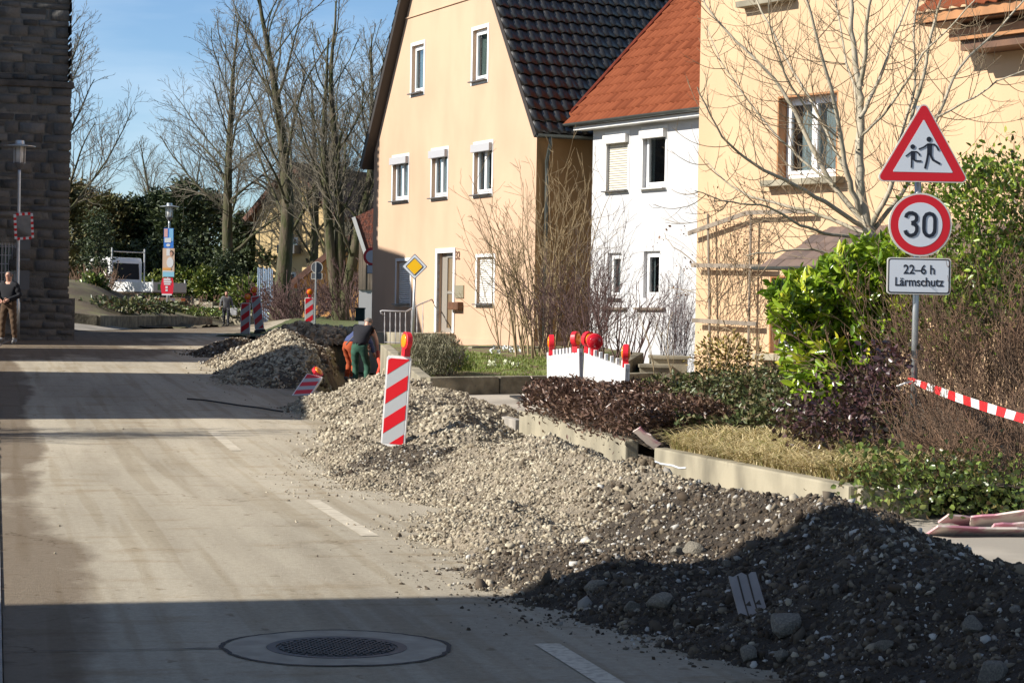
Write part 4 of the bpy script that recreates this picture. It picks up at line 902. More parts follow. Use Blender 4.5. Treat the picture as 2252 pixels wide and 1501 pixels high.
def bare_tree(seed, H, tr_r, spread, nl=18, start=.18, stems=1, tw=.0085, lean=0, el0=.42, d3=3.2):
    rng = random.Random(seed); out = {0: [], 1: [], 2: [], 3: []}
    for s in range(stems):
        a = s*2.4+1; tilt = .0 if stems == 1 else .13; d = (math.cos(a)*tilt+lean, math.sin(a)*tilt, 1)
        tp, trd, _ = branch((0, 0, -.3), d, H*(1 if s == 0 else rng.uniform(.75, .95)), tr_r/(1 if stems == 1 else 1.35), .03, 14, rng, .036, .02)
        trd[0] *= 1.35; out[0].append((tp, trd)); n_ = nl if stems == 1 else int(nl*.6)
        for i in range(n_):
            t = start+(.96-start)*(i/n_)**.9; p, dd = on(tp, t); az = i*2.4+rng.uniform(-.4, .4)+s; el = el0+.62*(1-max(0, el0-.42))*t+rng.uniform(-.12, .15)
            nd = (math.cos(az)*math.cos(el), math.sin(az)*math.cos(el), math.sin(el)); Ln = spread*(1.05-.75*((t-start)/(1-start)))*rng.uniform(.8, 1.15)
            r = trd[int(t*14)]*rng.uniform(.22, .38); q, rr, _ = branch(p, nd, Ln, r, .018, 8, rng, .10, .035); out[0].append((q, rr))
            ramify(out, q, rr, Ln, 3, rng, (d3, 3.4, 2.9), tw, .04, up=.10, ratio=.47)
    return out
def tree_obj(out, label, loc, name='bare_tree', mt=m_bark, mtw=m_twig, group=None):
    o = empty(name, loc, 0, label, 'tree', group)
    tubes('trunk', out[0], mt, o, sides=8); tubes('crown', out[3]+out[2]+out[1], mtw, o, sides=3); return o
G_TREES = 'bare trees along the far lawn'
tA = bare_tree(1, 15.8, .36, 6.4, 25, .22); tB = bare_tree(2, 14.8, .36, 5.4, 20, .24, el0=.82, d3=2.7); tC = bare_tree(5, 12.6, .34, 4.9, 20, .16, stems=3, el0=.82, d3=2.6)
def gp(x, y, Y): p = at(x, y, Y); return (p.x, p.y, float(G(p.x, p.y)))
oA = tree_obj(tA, 'tallest bare tree with the widest crown, behind the lamp post with posters', gp(497, 640, 110), group=G_TREES)
oB = tree_obj(tB, 'bare tree with thick mossy trunk standing in front of the yellow house', gp(612, 690, 86), group=G_TREES)
oC = tree_obj(tC, 'many-stemmed bare tree beside the wooden barn', gp(748, 690, 80), group=G_TREES)
def tcopy(src, loc, rz, sc, label, group=G_TREES):
    c = copy_tree(src); c.location = loc; c.rotation_euler = (0, 0, rz); c.scale = (sc, sc, sc); c['label'] = label; return c
tcopy(oB, gp(108, 700, 92), 1.2, .98, 'bare tree whose crown spreads out from behind the stone tower')
tcopy(oA, gp(690, 650, 110), 2.4, .84, 'bare tree behind the back of the round traffic sign')
tcopy(oA, gp(812, 650, 118), 4.1, 1.0, 'bare tree rising right behind the cream gable edge')
for i, (x, Y, sc) in enumerate([(330, 165, .8), (250, 175, .72), (420, 170, .75), (660, 180, .9), (745, 170, .95), (190, 160, .8)]):
    tcopy(oC if i % 2 else oB, gp(x, 650, Y), i*1.3, sc, ['hazy far bare tree left of the tallest tree', 'small far bare tree above the brown conifers', 'far bare tree directly behind the lamp head', 'far bare tree above the yellow house roof', 'far bare tree left of the barn roof', 'far bare tree close to the tower edge'][i])
tcopy(oC, (-11.0, 24.6, 0), .7, .50, 'small bare tree across the street, beyond the left edge')

# the pale barked young maple before the right hand house
def maple():
    rng = random.Random(21); out = {0: [], 1: [], 2: [], 3: []}; Y0 = 24.2
    def limb(px, r0_, r1_, dy):
        pts = []; n = len(px)
        for i, (x, y) in enumerate(px): pts.append(at(x, y, Y0+dy*i/(n-1)))
        fine = []
        for i in range(n-1):                        # Catmull-Rom
            p0, p1, p2, p3 = pts[max(i-1, 0)], pts[i], pts[i+1], pts[min(i+2, n-1)]
            for k in range(4):
                t = k/4; fine.append(.5*((2*p1)+(p2-p0)*t+(2*p0-5*p1+4*p2-p3)*t*t+(3*p1-p0-3*p2+p3)*t**3))
        fine.append(pts[-1]); m_ = len(fine); Ln = sum((fine[i+1]-fine[i]).length for i in range(m_-1))
        P = [tuple(q+Vector((rng.gauss(0, .006), rng.gauss(0, .006), rng.gauss(0, .006)))) for q in fine]; Rr = [r0_+(r1_-r0_)*i/(m_-1) for i in range(m_)]
        out[0].append((P, Rr)); return P, Rr, Ln
    base = at(1928, 560, Y0); g0 = float(zbed(np.array(base.x), np.array(base.y)))
    out[0].append(([(base.x+.06, base.y, g0-.2), (base.x+.05, base.y, g0+.5), tuple(at(1930, 620, Y0)), tuple(at(1925, 555, Y0)), tuple(at(1908, 500, Y0))], [.12, .105, .095, .085, .075]))
    L_ = [([(1908, 505), (1893, 420), (1890, 330), (1893, 250), (1888, 180), (1876, 90), (1872, 0), (1876, -90)], .062, .018, .3),
          ([(1893, 190), (1904, 120), (1906, 40), (1925, -50)], .030, .014, -.5), ([(1893, 260), (1935, 170), (1965, 80), (2010, -20)], .026, .008, .8),
          ([(1893, 470), (1868, 400), (1850, 310), (1834, 220), (1806, 120), (1778, 10), (1760, -60)], .034, .010, -.8),
          ([(1900, 490), (1832, 405), (1775, 300), (1720, 200), (1640, 110), (1565, 30), (1530, -40)], .034, .007, .7),
          ([(1900, 500), (1815, 445), (1725, 395), (1640, 350), (1575, 280), (1535, 190)], .030, .006, -1.2),
          ([(1905, 515), (1800, 470), (1700, 446), (1610, 410), (1550, 350)], .026, .006, 1.0), ([(1905, 520), (1830, 515), (1760, 495), (1690, 455), (1610, 445), (1530, 420)], .022, .005, -1.5),
          ([(1912, 500), (1955, 420), (1990, 310), (2030, 170), (2055, 50), (2085, -40)], .034, .010, -.6), ([(1912, 505), (1962, 400), (1985, 290), (2012, 190), (2010, 60), (2030, -50)], .026, .009, .9),
          ([(1918, 510), (2000, 400), (2060, 260), (2110, 150), (2190, 70), (2260, -10)], .028, .008, .5), ([(2062, 258), (2140, 215), (2210, 170), (2290, 150)], .014, .006, -.4),
          ([(1890, 330), (1882, 210), (1856, 110), (1838, -10)], .022, .009, 1.2), ([(1868, 400), (1800, 250), (1725, 120), (1665, 0), (1640, -60)], .020, .007, 1.4),
          ([(1832, 405), (1740, 330), (1650, 230), (1585, 130), (1555, 60)], .016, .005, 1.0), ([(1930, 560), (1850, 560), (1770, 548), (1700, 556), (1640, 560)], .018, .006, -.3),
          ([(1893, 300), (1960, 230), (2030, 120), (2090, 60), (2150, -10)], .016, .006, -1.2), ([(1850, 310), (1760, 220), (1700, 90), (1690, -30)], .014, .005, -1.4)]
    for px, a, b, dy in L_:
        P, Rr, Ln = limb(px, a, b, dy)
        n = int(Ln*8.5)
        for i in range(n):
            t = .12+.86*(i+rng.random())/n; p, d = on(P, t); l = math.sqrt(sum(c*c for c in d)); d = tuple(c/l for c in d)
            nd = side_dir(d, rng.uniform(.7, 1.25), rng.uniform(0, 6.283)); nd = (nd[0], nd[1], nd[2]-.25); l2 = rng.uniform(.35, 1.15)*(1.1-.5*t)
            q, rr, _ = branch(p, nd, l2, .0065, .0024, 8, rng, .06, .13); out[2].append((q, rr))
            for k in range(int(l2*7)):
                tt = .25+.7*rng.random(); p2, d2 = on(q, tt); l = math.sqrt(sum(c*c for c in d2)); d2 = tuple(c/l for c in d2)
                q2, r2_, _ = branch(p2, side_dir(d2, rng.uniform(.5, 1.0), rng.uniform(0, 6.283)), l2*rng.uniform(.15, .42), .0030, .0016, 5, rng, .08, .12); out[1].append((q2, r2_))
    o = empty('young_maple', (0, 0, 0), 0, 'leafless pale barked young maple with arching twigs before the large house', 'tree')
    tubes('trunk', out[0], m_bark2, o, sides=8); tubes('crown', out[2]+out[1], m_twig2, o, sides=3)
maple()
def shrub(name, loc, H, Wd, n, m, label, seed, tw=.004, r=.012, dens=(5, 5), spreadbase=.25, lift=.04, sag=0, levels=2, cat='shrub', tilt=1.0, ratio=.42, flat_=1.0):
    rng = random.Random(seed); out = {0: [], 1: [], 2: [], 3: []}
    for i in range(n):
        a = rng.uniform(0, 6.283); rr = Wd*spreadbase*math.sqrt(rng.random()); t_ = rng.uniform(.05, 1)*Wd/H*.75*tilt
        a2 = a+rng.uniform(-.6, .6); h = H*rng.uniform(.6, 1.05)
        p, rd, _ = branch((math.cos(a)*rr, math.sin(a)*rr*flat_, -.05), (math.cos(a2)*t_, math.sin(a2)*t_*flat_, 1), h, r*rng.uniform(.6, 1.2), tw, 9, rng, .09, lift, sag); out[0].append((p, rd))
        ramify(out, p, rd, h, levels, rng, dens, tw, .04, up=.15, ratio=ratio)
    o = tubes(name, out[0]+out[3]+out[2]+out[1], m, None, sides=3); o.location = loc; return tag(o, label, cat)
def gg(x, y, Y, z=None): p = at(x, y, Y); return (p.x, p.y, p.z if z is None else z)
shrub('forsythia_bush', gg(1190, 765, 43, .85), 3.9, 2.1, 20, m_twigy, 'tall bare tan shrub at the corner of house 32', 3, tw=.005, r=.024, dens=(2.7, 2.6), tilt=.9)
shrub('forsythia_bush', gg(1125, 765, 44, .9), 2.9, 1.3, 12, m_twigy, 'thinner bare tan shrub leaning in front of the right ground floor shutter', 6, tw=.005, r=.016, dens=(2.6, 3.0), tilt=1.1)
shrub('purple_shrub', gg(1262, 770, 42, .8), 2.0, 2.1, 46, m_twigr, 'dense reddish brown leafless shrub behind the barrier lamps', 4, tw=.005, r=.012, dens=(4, 4))
shrub('purple_shrub', gg(1362, 775, 40.5, .8), 1.9, 1.9, 20, m_twigr, 'open dark branched shrub in front of the white house', 5, tw=.005, r=.020, dens=(3.4, 3.6), tilt=1.2)
shrub('white_twig_shrub', gg(1330, 700, 46, .8), 3.4, 1.0, 14, mat('grey_twigs', (.15, .115, .11), .9), 'slender grey leafless shrub against the white house wall', 8, tw=.004, r=.012, dens=(3, 3))
shrub('white_twig_shrub', gg(1480, 760, 43, .8), 1.7, 1.1, 40, mat('purple_grey_twigs', (.21, .165, .17), .9), 'low pale twiggy shrub at the right corner of the white house', 9, tw=.004, r=.007, dens=(3, 3), tilt=.5)
shrub('far_shrub', gg(655, 690, 82, 1.35), 1.9, 5.0, 90, m_twigr, 'dark leafless shrubs at the feet of the trees by the lawn', 10, tw=.012, r=.02, dens=(2.5, 3), cat='shrub')
shrub('far_shrub', gg(780, 680, 80, 1.4), 2.1, 3.6, 60, m_twigr, 'dark leafless shrub in front of the orange house', 11, tw=.012, r=.02, dens=(2.5, 3))
shrub('far_shrub', gg(445, 660, 108, 1.25), 1.3, 5.0, 120, m_twigb, 'reddish brown shrubs above the stone block wall', 12, tw=.012, r=.015, dens=(3, 3))
shrub('far_shrub', gg(205, 640, 90, 1.9), 1.6, 2.6, 60, m_twigb, 'reddish brown shrub in front of the truck cab', 13, tw=.010, r=.015, dens=(3, 3))

# ---------------------------------------------------------------- leafy masses
def blob(n, c, rad, rng, shell=.45, lump=.25, seed=0):
    d = rng.normal(size=(n, 3)); d /= np.linalg.norm(d, axis=1, keepdims=True); r = rng.random(n)**shell
    r = r*(1+lump*(np.sin(d[:, 0]*5+seed)*np.cos(d[:, 1]*4+seed*2)+.6*np.sin(d[:, 2]*9+seed*3)*np.sin(d[:, 0]*8)))
    return np.array(c)+d*r[:, None]*np.array(rad), d
def evergreen(seed, H, Wd, m, L=.34, n=5200, layered=False):
    rng = np.random.default_rng(seed); Cs, Us, rv = [], [], []
    for k in range(int(n/26)):
        t = rng.random()**.8; z = H*(.04+.96*t); prof = (1-t**1.8)**.6*(.75+.25*math.sin(t*17+seed)); a = rng.uniform(0, 6.28); r = Wd/2*prof*math.sqrt(rng.uniform(.35, 1))
        c = np.array([math.cos(a)*r, math.sin(a)*r, z]); p = c+rng.normal(size=(26, 3))*[.34, .34, .22]
        Cs.append(p); Us.append(np.tile([math.cos(a), math.sin(a), -.15 if layered else .5], (26, 1))); rv.append(np.full(26, rng.random()))
    return np.concatenate(Cs), np.concatenate(Us), np.concatenate(rv)
def ever_tree(name, loc, H, Wd, m, label, seed, n=6500, L=.32, W_=.11, group=None):
    o = empty(name, loc, 0, label, 'tree', group); Cn, U, rv = evergreen(seed, H, Wd, m, n=n)
    leaves('crown', Cn, L, W_, m, o, up=U, rng=np.random.default_rng(seed), rv=rv, shape='q'); g = MB(); g.tube([(0, 0, -.3), (0, 0, H*.8)], [.22, .05], 8); g.build('trunk', m_bark, o); return o
GE = 'dark evergreens behind the parked truck'
for i, (x, Y, H, Wd, mm, lab) in enumerate([(170, 124, 8.6, 6.5, m_ever2, 'olive evergreen right beside the tower edge'), (232, 118, 7.6, 5.5, m_ever2, 'yellowish evergreen rising behind the truck cab'), (290, 119, 7.4, 5.4, m_ever, 'dark evergreen behind the truck roof'),
        (345, 121, 8.0, 5.6, m_ever, 'dark evergreen left of the lamp post'), (400, 118, 8.6, 5.6, m_ever, 'dark spreading evergreen right behind the lamp head'), (455, 121, 8.2, 5.6, m_ever, 'dark evergreen left of the tallest tree trunk'),
        (535, 114, 7.0, 3.6, m_ever, 'dark evergreen right of the tallest tree trunk'), (120, 110, 8.2, 6.0, m_ever2, 'evergreen mostly hidden by the stone tower')]):
    ever_tree('evergreen_tree', gp(x, 650, Y), H*.79, Wd, mm, lab, 30+i, group=GE)
hb, _ = blob(9000, (0, 0, 1.7), (9.5, 1.2, 2.2), np.random.default_rng(3), .6, .15); bh = leaves('dark_hedge', hb, .34, .14, m_ever, shape='q'); bh.location = gp(345, 660, 112); tag(bh, 'long dark hedge under the evergreens behind the truck', 'hedge')
for i, (x, y, Y, H, Wd, lab) in enumerate([(489, 640, 109, 3.2, .9, 'small dark columnar conifer before the tallest tree'), (513, 640, 109, 2.5, .6, 'tiny dark columnar conifer right of the tallest trunk'), (212, 640, 95, 4.0, .9, 'slim dark columnar conifer between the truck cab halves')]):
    ever_tree('columnar_conifer', gp(x, y, Y), H, Wd, m_ever, lab, 50+i, n=2600, L=.16, W_=.07)
def leafy(name, loc, rad, n, L, W_, m, label, seed, cat='shrub', shell=.4, up=None, shape='leaf', lump=.25):
    rng = np.random.default_rng(seed); p, d = blob(n, (0, 0, rad[2]*.8), rad, rng, shell, lump, seed); p[:, 2] = np.abs(p[:, 2])
    o = leaves(name, p, L, W_, m, up=d if up is None else np.tile(up, (n, 1)), rng=rng, shape=shape); o.location = loc; return tag(o, label, cat)
for i, (x, y, Y, rx, rz, lab) in enumerate([(402, 650, 110.5, 1.5, 1.1, 'green laurel bush right of the poster lamp'), (345, 640, 108, 1.3, 1.0, 'olive laurel bush left of the poster lamp'), (452, 640, 108.5, .8, 1.15, 'upright yellow-green bush above the block wall'),
        (541, 640, 107, 1.25, 1.25, 'yellow-green laurel bush left of the blue striped fence'), (205, 640, 89, .62, .60, 'dark leafy bush in front of the truck side window'), (300, 690, 84, 2.2, .35, 'low dark plants on top of the verge wall'), (440, 692, 104.5, 3.0, .22, 'low ground plants at the foot of the block wall'), (180, 620, 88, .7, .6, 'dark bush next to the tower foot')]):
    g0 = gp(x, y, Y); z = {4: 2.05, 5: 1.5, 0: g0[2]+.3, 2: g0[2]+.35, 3: g0[2]+.3}.get(i, g0[2]); leafy('laurel_bush', (g0[0], g0[1], z), (rx, rx*.7, rz), int(900*rx*rz+500), .20, .09, [m_laurd, m_laurd, m_laurd, m_laurd, m_ivy, m_pinkl, m_ivy, m_ivy][i], lab, 60+i)
leafy('grey_leaved_bush', gg(952, 800, 38.4, .58), (.62, .5, .42), 5200, .085, .012, m_lav, 'rounded grey-green bush at the corner of the flower bed', 71, up=(0, 0, 1.3), shape='q', lump=.08)
leafy('spiky_plant', gg(1010, 790, 39, .62), (.28, .28, .22), 500, .16, .014, m_grassg, 'small tuft of pointed green leaves right of the grey bush', 72, up=(0, 0, 1.5), shape='q')
# glossy green laurel in front of the large house
def laurel():
    rng = np.random.default_rng(8); Cs, Us, rv = [], [], []; Y0 = 22.3
    def lobes(): 
        return [((1845, 640), .52, .42), ((1780, 690), .42, .40), ((1900, 600), .40, .35), ((1860, 760), .50, .42), ((1790, 790), .38, .34), ((1950, 680), .42, .45), ((1740, 660), .28, .30), ((1900, 830), .40, .3), ((1940, 560), .32, .26), ((1810, 850), .3, .2)]
    for (px, rx, rz) in lobes():
        c = at(px[0], px[1], Y0+rng.uniform(-.1, .35)); ns = int(640*rx*rz)
        d = rng.normal(size=(ns, 3)); d /= np.linalg.norm(d, axis=1, keepdims=True); P = np.array(c)+d*np.array([rx, .45, rz])*(rng.random((ns, 1))**.25)
        for p, dd in zip(P, d):
            ax = dd*.6+np.array([-.25, -.25, .75])+rng.normal(size=3)*.25; ax /= np.linalg.norm(ax); k = 8
            off = rng.normal(size=(k, 3)); off -= ax*(off@ax)[:, None]; off /= np.linalg.norm(off, axis=1, keepdims=True)
            Us.append(ax*.6+off*.9); Cs.append(p+off*.045+ax*np.linspace(-.07, .05, k)[:, None]); rv.append(np.clip(rng.normal(.45, .2)+rng.normal(size=k)*.12, 0, 1))
    Cn = np.concatenate(Cs); U = np.concatenate(Us); U = U/np.linalg.norm(U, axis=1, keepdims=True)
    o = leaves('laurel_shrub', Cn, .125, .046, m_laurel, up=U*3, rng=rng, rv=np.concatenate(rv)); tag(o, 'bright green glossy laurel shrub in front of the large house', 'shrub')
    br = []; r_ = random.Random(2); b = at(1860, 900, Y0+.2)
    for k in range(40):
        e = at(r_.uniform(1740, 1960), r_.uniform(600, 850), Y0+r_.uniform(-.2, .5)); br.append(([(b.x+r_.uniform(-.2, .2), b.y, .35), tuple((b+e)/2+Vector((0, 0, .1))), tuple(e)], [.018, .011, .005]))
    tubes('branches', br, m_bark, o)
laurel()
# bronze hedge spilling over the planter, passing into green
def hedge():
    rng = np.random.default_rng(9); n = 19000; t = rng.random(n)**.9; a = np.array([.30, 27.9]); b = np.array([1.42, 23.0])
    X = a[0]+(b[0]-a[0])*t; Y = a[1]+(b[1]-a[1])*t; s = rng.random(n)**1.2*1.25; X = X+s-.16; Y = Y+s*.30
    top = .46+.09*hashn(X, Y, 1.9)+.05*hashn(X, Y, 5)-.35*np.clip(.0-s+.12, 0, 1)*3
    h = top*rng.random(n)**.35; z = G(X, Y)+.26+h
    sp = (s < .16) & (rng.random(n) < .4); z = np.where(sp, z-rng.random(n)*.30*(.6+.5*hashn(X, Y, 3)), z); X = np.where(sp, X-.07, X)
    ro = .5+.0*X; o = leaves('bronze_hedge', np.stack([X, Y, z], 1), .065, .024, m_hedged, up=np.tile([-.4, -.3, .35], (n, 1)), rng=rng, rv=np.clip(rng.random(n)*.75+.3*ss(s, .8, 1.4), 0, 1)); tag(o, 'low bronze-leaved hedge growing over the planter wall', 'hedge')
    n = 15000; X = rng.uniform(1.3, 4.4, n); Y = rng.uniform(22.9, 29.5, n); k = (X > 1.3+(29-Y)*.08); X, Y = X[k], Y[k]
    z = zbed(X, Y)+(.44+.16*hashn(X, Y, 1.4, 5)+.05*hashn(X, Y, 5))*rng.random(len(X))**.4
    o = leaves('evergreen_groundcover', np.stack([X, Y, z], 1), .072, .034, m_pinkl, up=np.tile([-.3, -.3, .3], (len(X), 1)), rng=rng); tag(o, 'dark green ground cover filling the planting bed behind the bronze hedge', 'ground cover', kind='stuff')
hedge()
def blades(name, n, fx, m, label, seed, h=(.1, .25), w_=.006, droop=.8, lean=(-.3, -.4), kind='stuff', cat='grass'):
    rng = np.random.default_rng(seed); X, Y, Z = fx(rng, n); n = len(X); H = rng.uniform(*h, n); a = rng.uniform(0, 6.28, n); d = np.stack([np.cos(a)+lean[0], np.sin(a)+lean[1]], 1)*.6
    s = np.stack([-np.sin(a), np.cos(a)], 1); V = []
    for k, (u, wd) in enumerate(((0, 1), (.4, .9), (.75, .6), (1, .08))):
        px = X+d[:, 0]*H*u*u*droop; py = Y+d[:, 1]*H*u*u*droop; pz = Z+H*(u-.45*droop*u*u*u)
        for sg in (-1, 1): V.append(np.stack([px+s[:, 0]*w_*wd*sg, py+s[:, 1]*w_*wd*sg, pz], 1))
    V = np.stack(V, 1).reshape(-1, 3); k = np.arange(n)[:, None]*8; F = np.concatenate([k+np.array([[2*i, 2*i+1, 2*i+3, 2*i+2]]) for i in range(3)])
    o = npmesh(name, V, F, m, None, rnd=np.repeat(rng.random(n), 8)); return tag(o, label, cat, kind=kind)
def f_dry(rng, n):
    v = rng.random(n); s = rng.random(n)**1.3*1.15; X = 1.66+1.18*v+s+.02; Y = 22.5-4.1*v+s*.2; return X, Y, zbed(X, Y)+.05*np.sin(s*2.7)
blades('dry_grass', 5200, f_dry, m_grassd, 'pale dry straw grass spilling behind the near planter wall', 3, (.18, .46), .0065, 1.25)
def f_gar(rng, n): X = rng.uniform(-1.2, 2.4, n); Y = rng.uniform(36, 44, n); k = (Y > 36.1+(X+1.2)*.62) & (fbm(X, Y, .9, 2, 4) > -.15); X, Y = X[k], Y[k]; return X, Y, zgar(X, Y)-.01
blades('garden_grass', 16000, f_gar, m_grassg, 'short green grass of the flower garden', 4, (.03, .10), .006, .6)
def flowers():
    rng = np.random.default_rng(6)
    for (x0, x1, y0, y1, n, m, lab) in ((990, 1018, 800, 812, 14, mat('yellow_petals', (.75, .45, .02), .5), 'clump of yellow crocuses beside the grey bush'), (1080, 1145, 766, 782, 22, mat('white_petals', (.7, .72, .72), .5), 'scattered white flowers at the back of the flower bed'),
                                     (1070, 1140, 800, 812, 18, mat('cream_petals', (.62, .65, .45), .5), 'scattered pale flowers along the front of the flower bed'), (1000, 1030, 782, 796, 12, mat('lilac_petals', (.30, .22, .42), .5), 'few lilac crocuses behind the yellow ones')):
        P = []
        for i in range(n): p = ground_at(rng.uniform(x0, x1), rng.uniform(y0, y1), lambda X, Y: float(zgar(np.array(X), np.array(Y))) if Y > 35.6 else -1); P += [np.array(p)+[0, 0, .07]+rng.normal(size=3)*.012 for _ in range(6)]
        tag(leaves('flowers', np.array(P), .06, .035, m, up=np.tile([0, 0, 1], (len(P), 1)), rng=rng), lab, 'flowers', kind='stuff')
flowers()
# thicket on the right
def thicket():
    rng = np.random.default_rng(12)
    def cl(pxs, Yr, n, rad): 
        P = []
        for _ in range(n):
            x, y = pxs[rng.integers(len(pxs))]; c = at(x, y, rng.uniform(*Yr)); P.append(np.array(c)+rng.normal(size=(10, 3))*rad)
        return np.concatenate(P)
    P = cl([(2130, 480), (2190, 430), (2100, 560), (2180, 560), (2235, 500), (2080, 650), (2150, 660), (2060, 440), (2210, 640), (2240, 380), (2050, 740), (2120, 720), (2150, 390)], (21.2, 22.6), 640, [.19, .15, .15])
    tag(leaves('climbing_ivy', P, .062, .032, rmat('climber_leaves', [(.09, .06, .03), (.07, .12, .02), (.16, .25, .03), (.28, .37, .045), (.38, .38, .06)], .35, .2), up=np.tile([-.3, -.3, .5], (len(P), 1)), rng=rng, rv=np.clip(rng.normal(.42, .25, len(P)), 0, 1)), 'yellow-green leafy climber behind the round speed sign', 'shrub')
    P = cl([(1930+40*i, 1020+((i*37) % 90)) for i in range(9)]+[(1900+42*i, 1080+((i*23) % 50)) for i in range(9)], (17.4, 19.6), 640, [.16, .2, .11]); P = P[P[:, 2] > .05]
    tag(leaves('ivy_patch', P, .05, .038, m_ivy, up=np.tile([-.3, -.5, .3], (len(P), 1)), rng=rng), 'green ivy mound at the right end of the planting bed', 'ivy')
    P = cl([(1790, 890), (1840, 920), (1800, 960), (1880, 900), (1830, 1000), (1900, 960), (1930, 870), (1890, 840), (1950, 790), (1760, 930)], (19.6, 20.8), 260, [.12, .14, .10])
    tag(leaves('purple_leaved_shrub', P, .06, .034, rmat('purple_leaves', [(.035, .018, .025), (.075, .035, .04), (.11, .06, .06), (.05, .055, .02)], .3, spec=.7), up=np.tile([-.3, -.3, .3], (len(P), 1)), rng=rng), 'dark purple-leaved shrub left of the signpost foot', 'shrub')
thicket()
shrub('bramble_thicket', (4.95, 21.6, .4), 2.0, 2.3, 190, m_twigb, 'tall tangle of brown leafless twigs right of the signpost', 31, tw=.003, r=.007, dens=(4, 6), spreadbase=.45, lift=0, sag=.05, tilt=.7)
shrub('bramble_thicket', (4.55, 18.7, .15), 1.25, 1.6, 150, m_twigb, 'brown twiggy thicket at the right edge below the tape', 32, tw=.0028, r=.006, dens=(4, 6), spreadbase=.5, lift=-.02, sag=.06)
shrub('bramble_thicket', (3.60, 19.2, .25), .62, 1.3, 110, m_twigb, 'low dry twigs around the foot of the signpost', 33, tw=.0028, r=.005, dens=(5, 6), spreadbase=.5, lift=-.02, sag=.08)
shrub('bramble_thicket', (5.55, 22.6, .5), 3.0, 1.5, 46, mat('pale_brown_stems', (.36, .24, .15), .85), 'tall upright reddish brown stems at the right edge above the tape', 35, tw=.003, r=.009, dens=(3, 5), spreadbase=.5, lift=.02, tilt=.6)
shrub('rose_stems', gg(1590, 850, 30, .7), 1.15, 1.6, 16, m_twigy, 'few upright thin stems standing in the planting bed', 34, tw=.004, r=.008, dens=(1, 1), spreadbase=.8, levels=1, tilt=.3, cat='stems')
leafy('yellowing_shrub', gg(1600, 800, 31.5, .75), (.55, .4, .38), 1300, .06, .03, rmat('yellowing_leaves', [(.12, .12, .03), (.32, .24, .06), (.22, .13, .06)], .6), 'yellowing leafy shrub at the foot of the trellis', 73)

# ---------------------------------------------------------------- far houses, barn, fence
def pent(name, label, pts, Y, depth, wm, roofm, holes=(), th=.25, cat='house', rz=0):
    """gabled house seen end on: pts = wall outline in pixels at distance Y"""
    P = [at(x, y, Y) for x, y in pts]; o = empty(name, (P[0].x, Y, float(G(P[0].x, Y))), 0, label, cat); l = o.location
    q = [(p.x-l.x, p.z-l.z) for p in P]; xs = [p[0] for p in q]; zs = [p[1] for p in q]; mb = MB()
    ap = max(q, key=lambda p: p[1]); le = q[1]; re = q[-2] if len(q) > 4 else q[2]; roof = []
    sl_ = (ap[1]-le[1])/(ap[0]-le[0]+1e-6); sr_ = (ap[1]-re[1])/(re[0]-ap[0]+1e-6)
    roof = [(-sl_, 1, ap[1]-sl_*ap[0]), (sr_, 1, ap[1]+sr_*ap[0])]; H = []
    for h in holes: a_ = at(h[0], h[3], Y); b_ = at(h[2], h[1], Y); H.append((a_.x-l.x, a_.z-l.z, b_.x-l.x, b_.z-l.z))
    holed(mb, min(xs), max(xs), -1.5, ap[1]+.1, H, roof, reveal=.15)
    for x, z in ((min(xs), le[1]), (max(xs), re[1])): mb.add([(x, 0, -1.5), (x, depth, -1.5), (x, depth, z), (x, 0, z)], [(0, 1, 2, 3)])
    mb.build('wall', wm, o); rb = MB(); d = .35
    for (A, B, s_) in ((le, ap, -1), (re, ap, 1)):
        sl = (B[1]-A[1])/(B[0]-A[0]); a_ = (A[0]+s_*d, A[1]+s_*d*sl); n = Vector((-(B[1]-a_[1]), B[0]-a_[0])).normalized(); n = n if n.y > 0 else -n
        k = th; rb.prism([(a_[0]+n.x*.01, a_[1]+n.y*.01), (B[0], B[1]+.012), (B[0]+0*n.x, B[1]+k*1.3), (a_[0]+n.x*k, a_[1]+n.y*k)], -.4, depth+.3)
    rb.build('roof', roofm, o)
    o.rotation_euler = (0, 0, rz); o.scale = (1/math.cos(rz), 1, 1)
    for h in H: window(o, h, 'single', sill=True, curtain=(m_netc, [(.4, 1)]))
    return o
m_rooffar = mat('far_brown_roof', (.20, .10, .07), .8, var=.4, vs=3)
hy = pent('yellow_house', 'pale yellow gabled house behind the bare trees', [(563, 660), (563, 470), (648, 372), (735, 470), (735, 660)], 112, 9, m_yel_r, m_rooffar, [(629, 522, 660, 556), (632, 598, 655, 624)], rz=-.42)
l = hy.location; a = at(624, 558, 111.4); b = at(664, 540, 111.4); g = MB(); g.b2((a.x-l.x, -.7, a.z-l.z), (b.x-l.x, -.01, b.z-l.z)); g.build('balcony', m_sill, hy)
ho = pent('orange_house', 'orange rendered house with a low roof verge, left of the barn', [(660, 660), (660, 618), (772, 528), (850, 590), (850, 660)], 92, 7, m_orange_r, m_rooffar, [(746, 560, 758, 586)])
l = ho.location; a = at(765, 634, 91.9); b = at(785, 592, 91.9); g = MB(); g.b2((a.x-l.x, -.05, a.z-l.z), (b.x-l.x, -.002, b.z-l.z)); g.build('door', m_brown, ho)
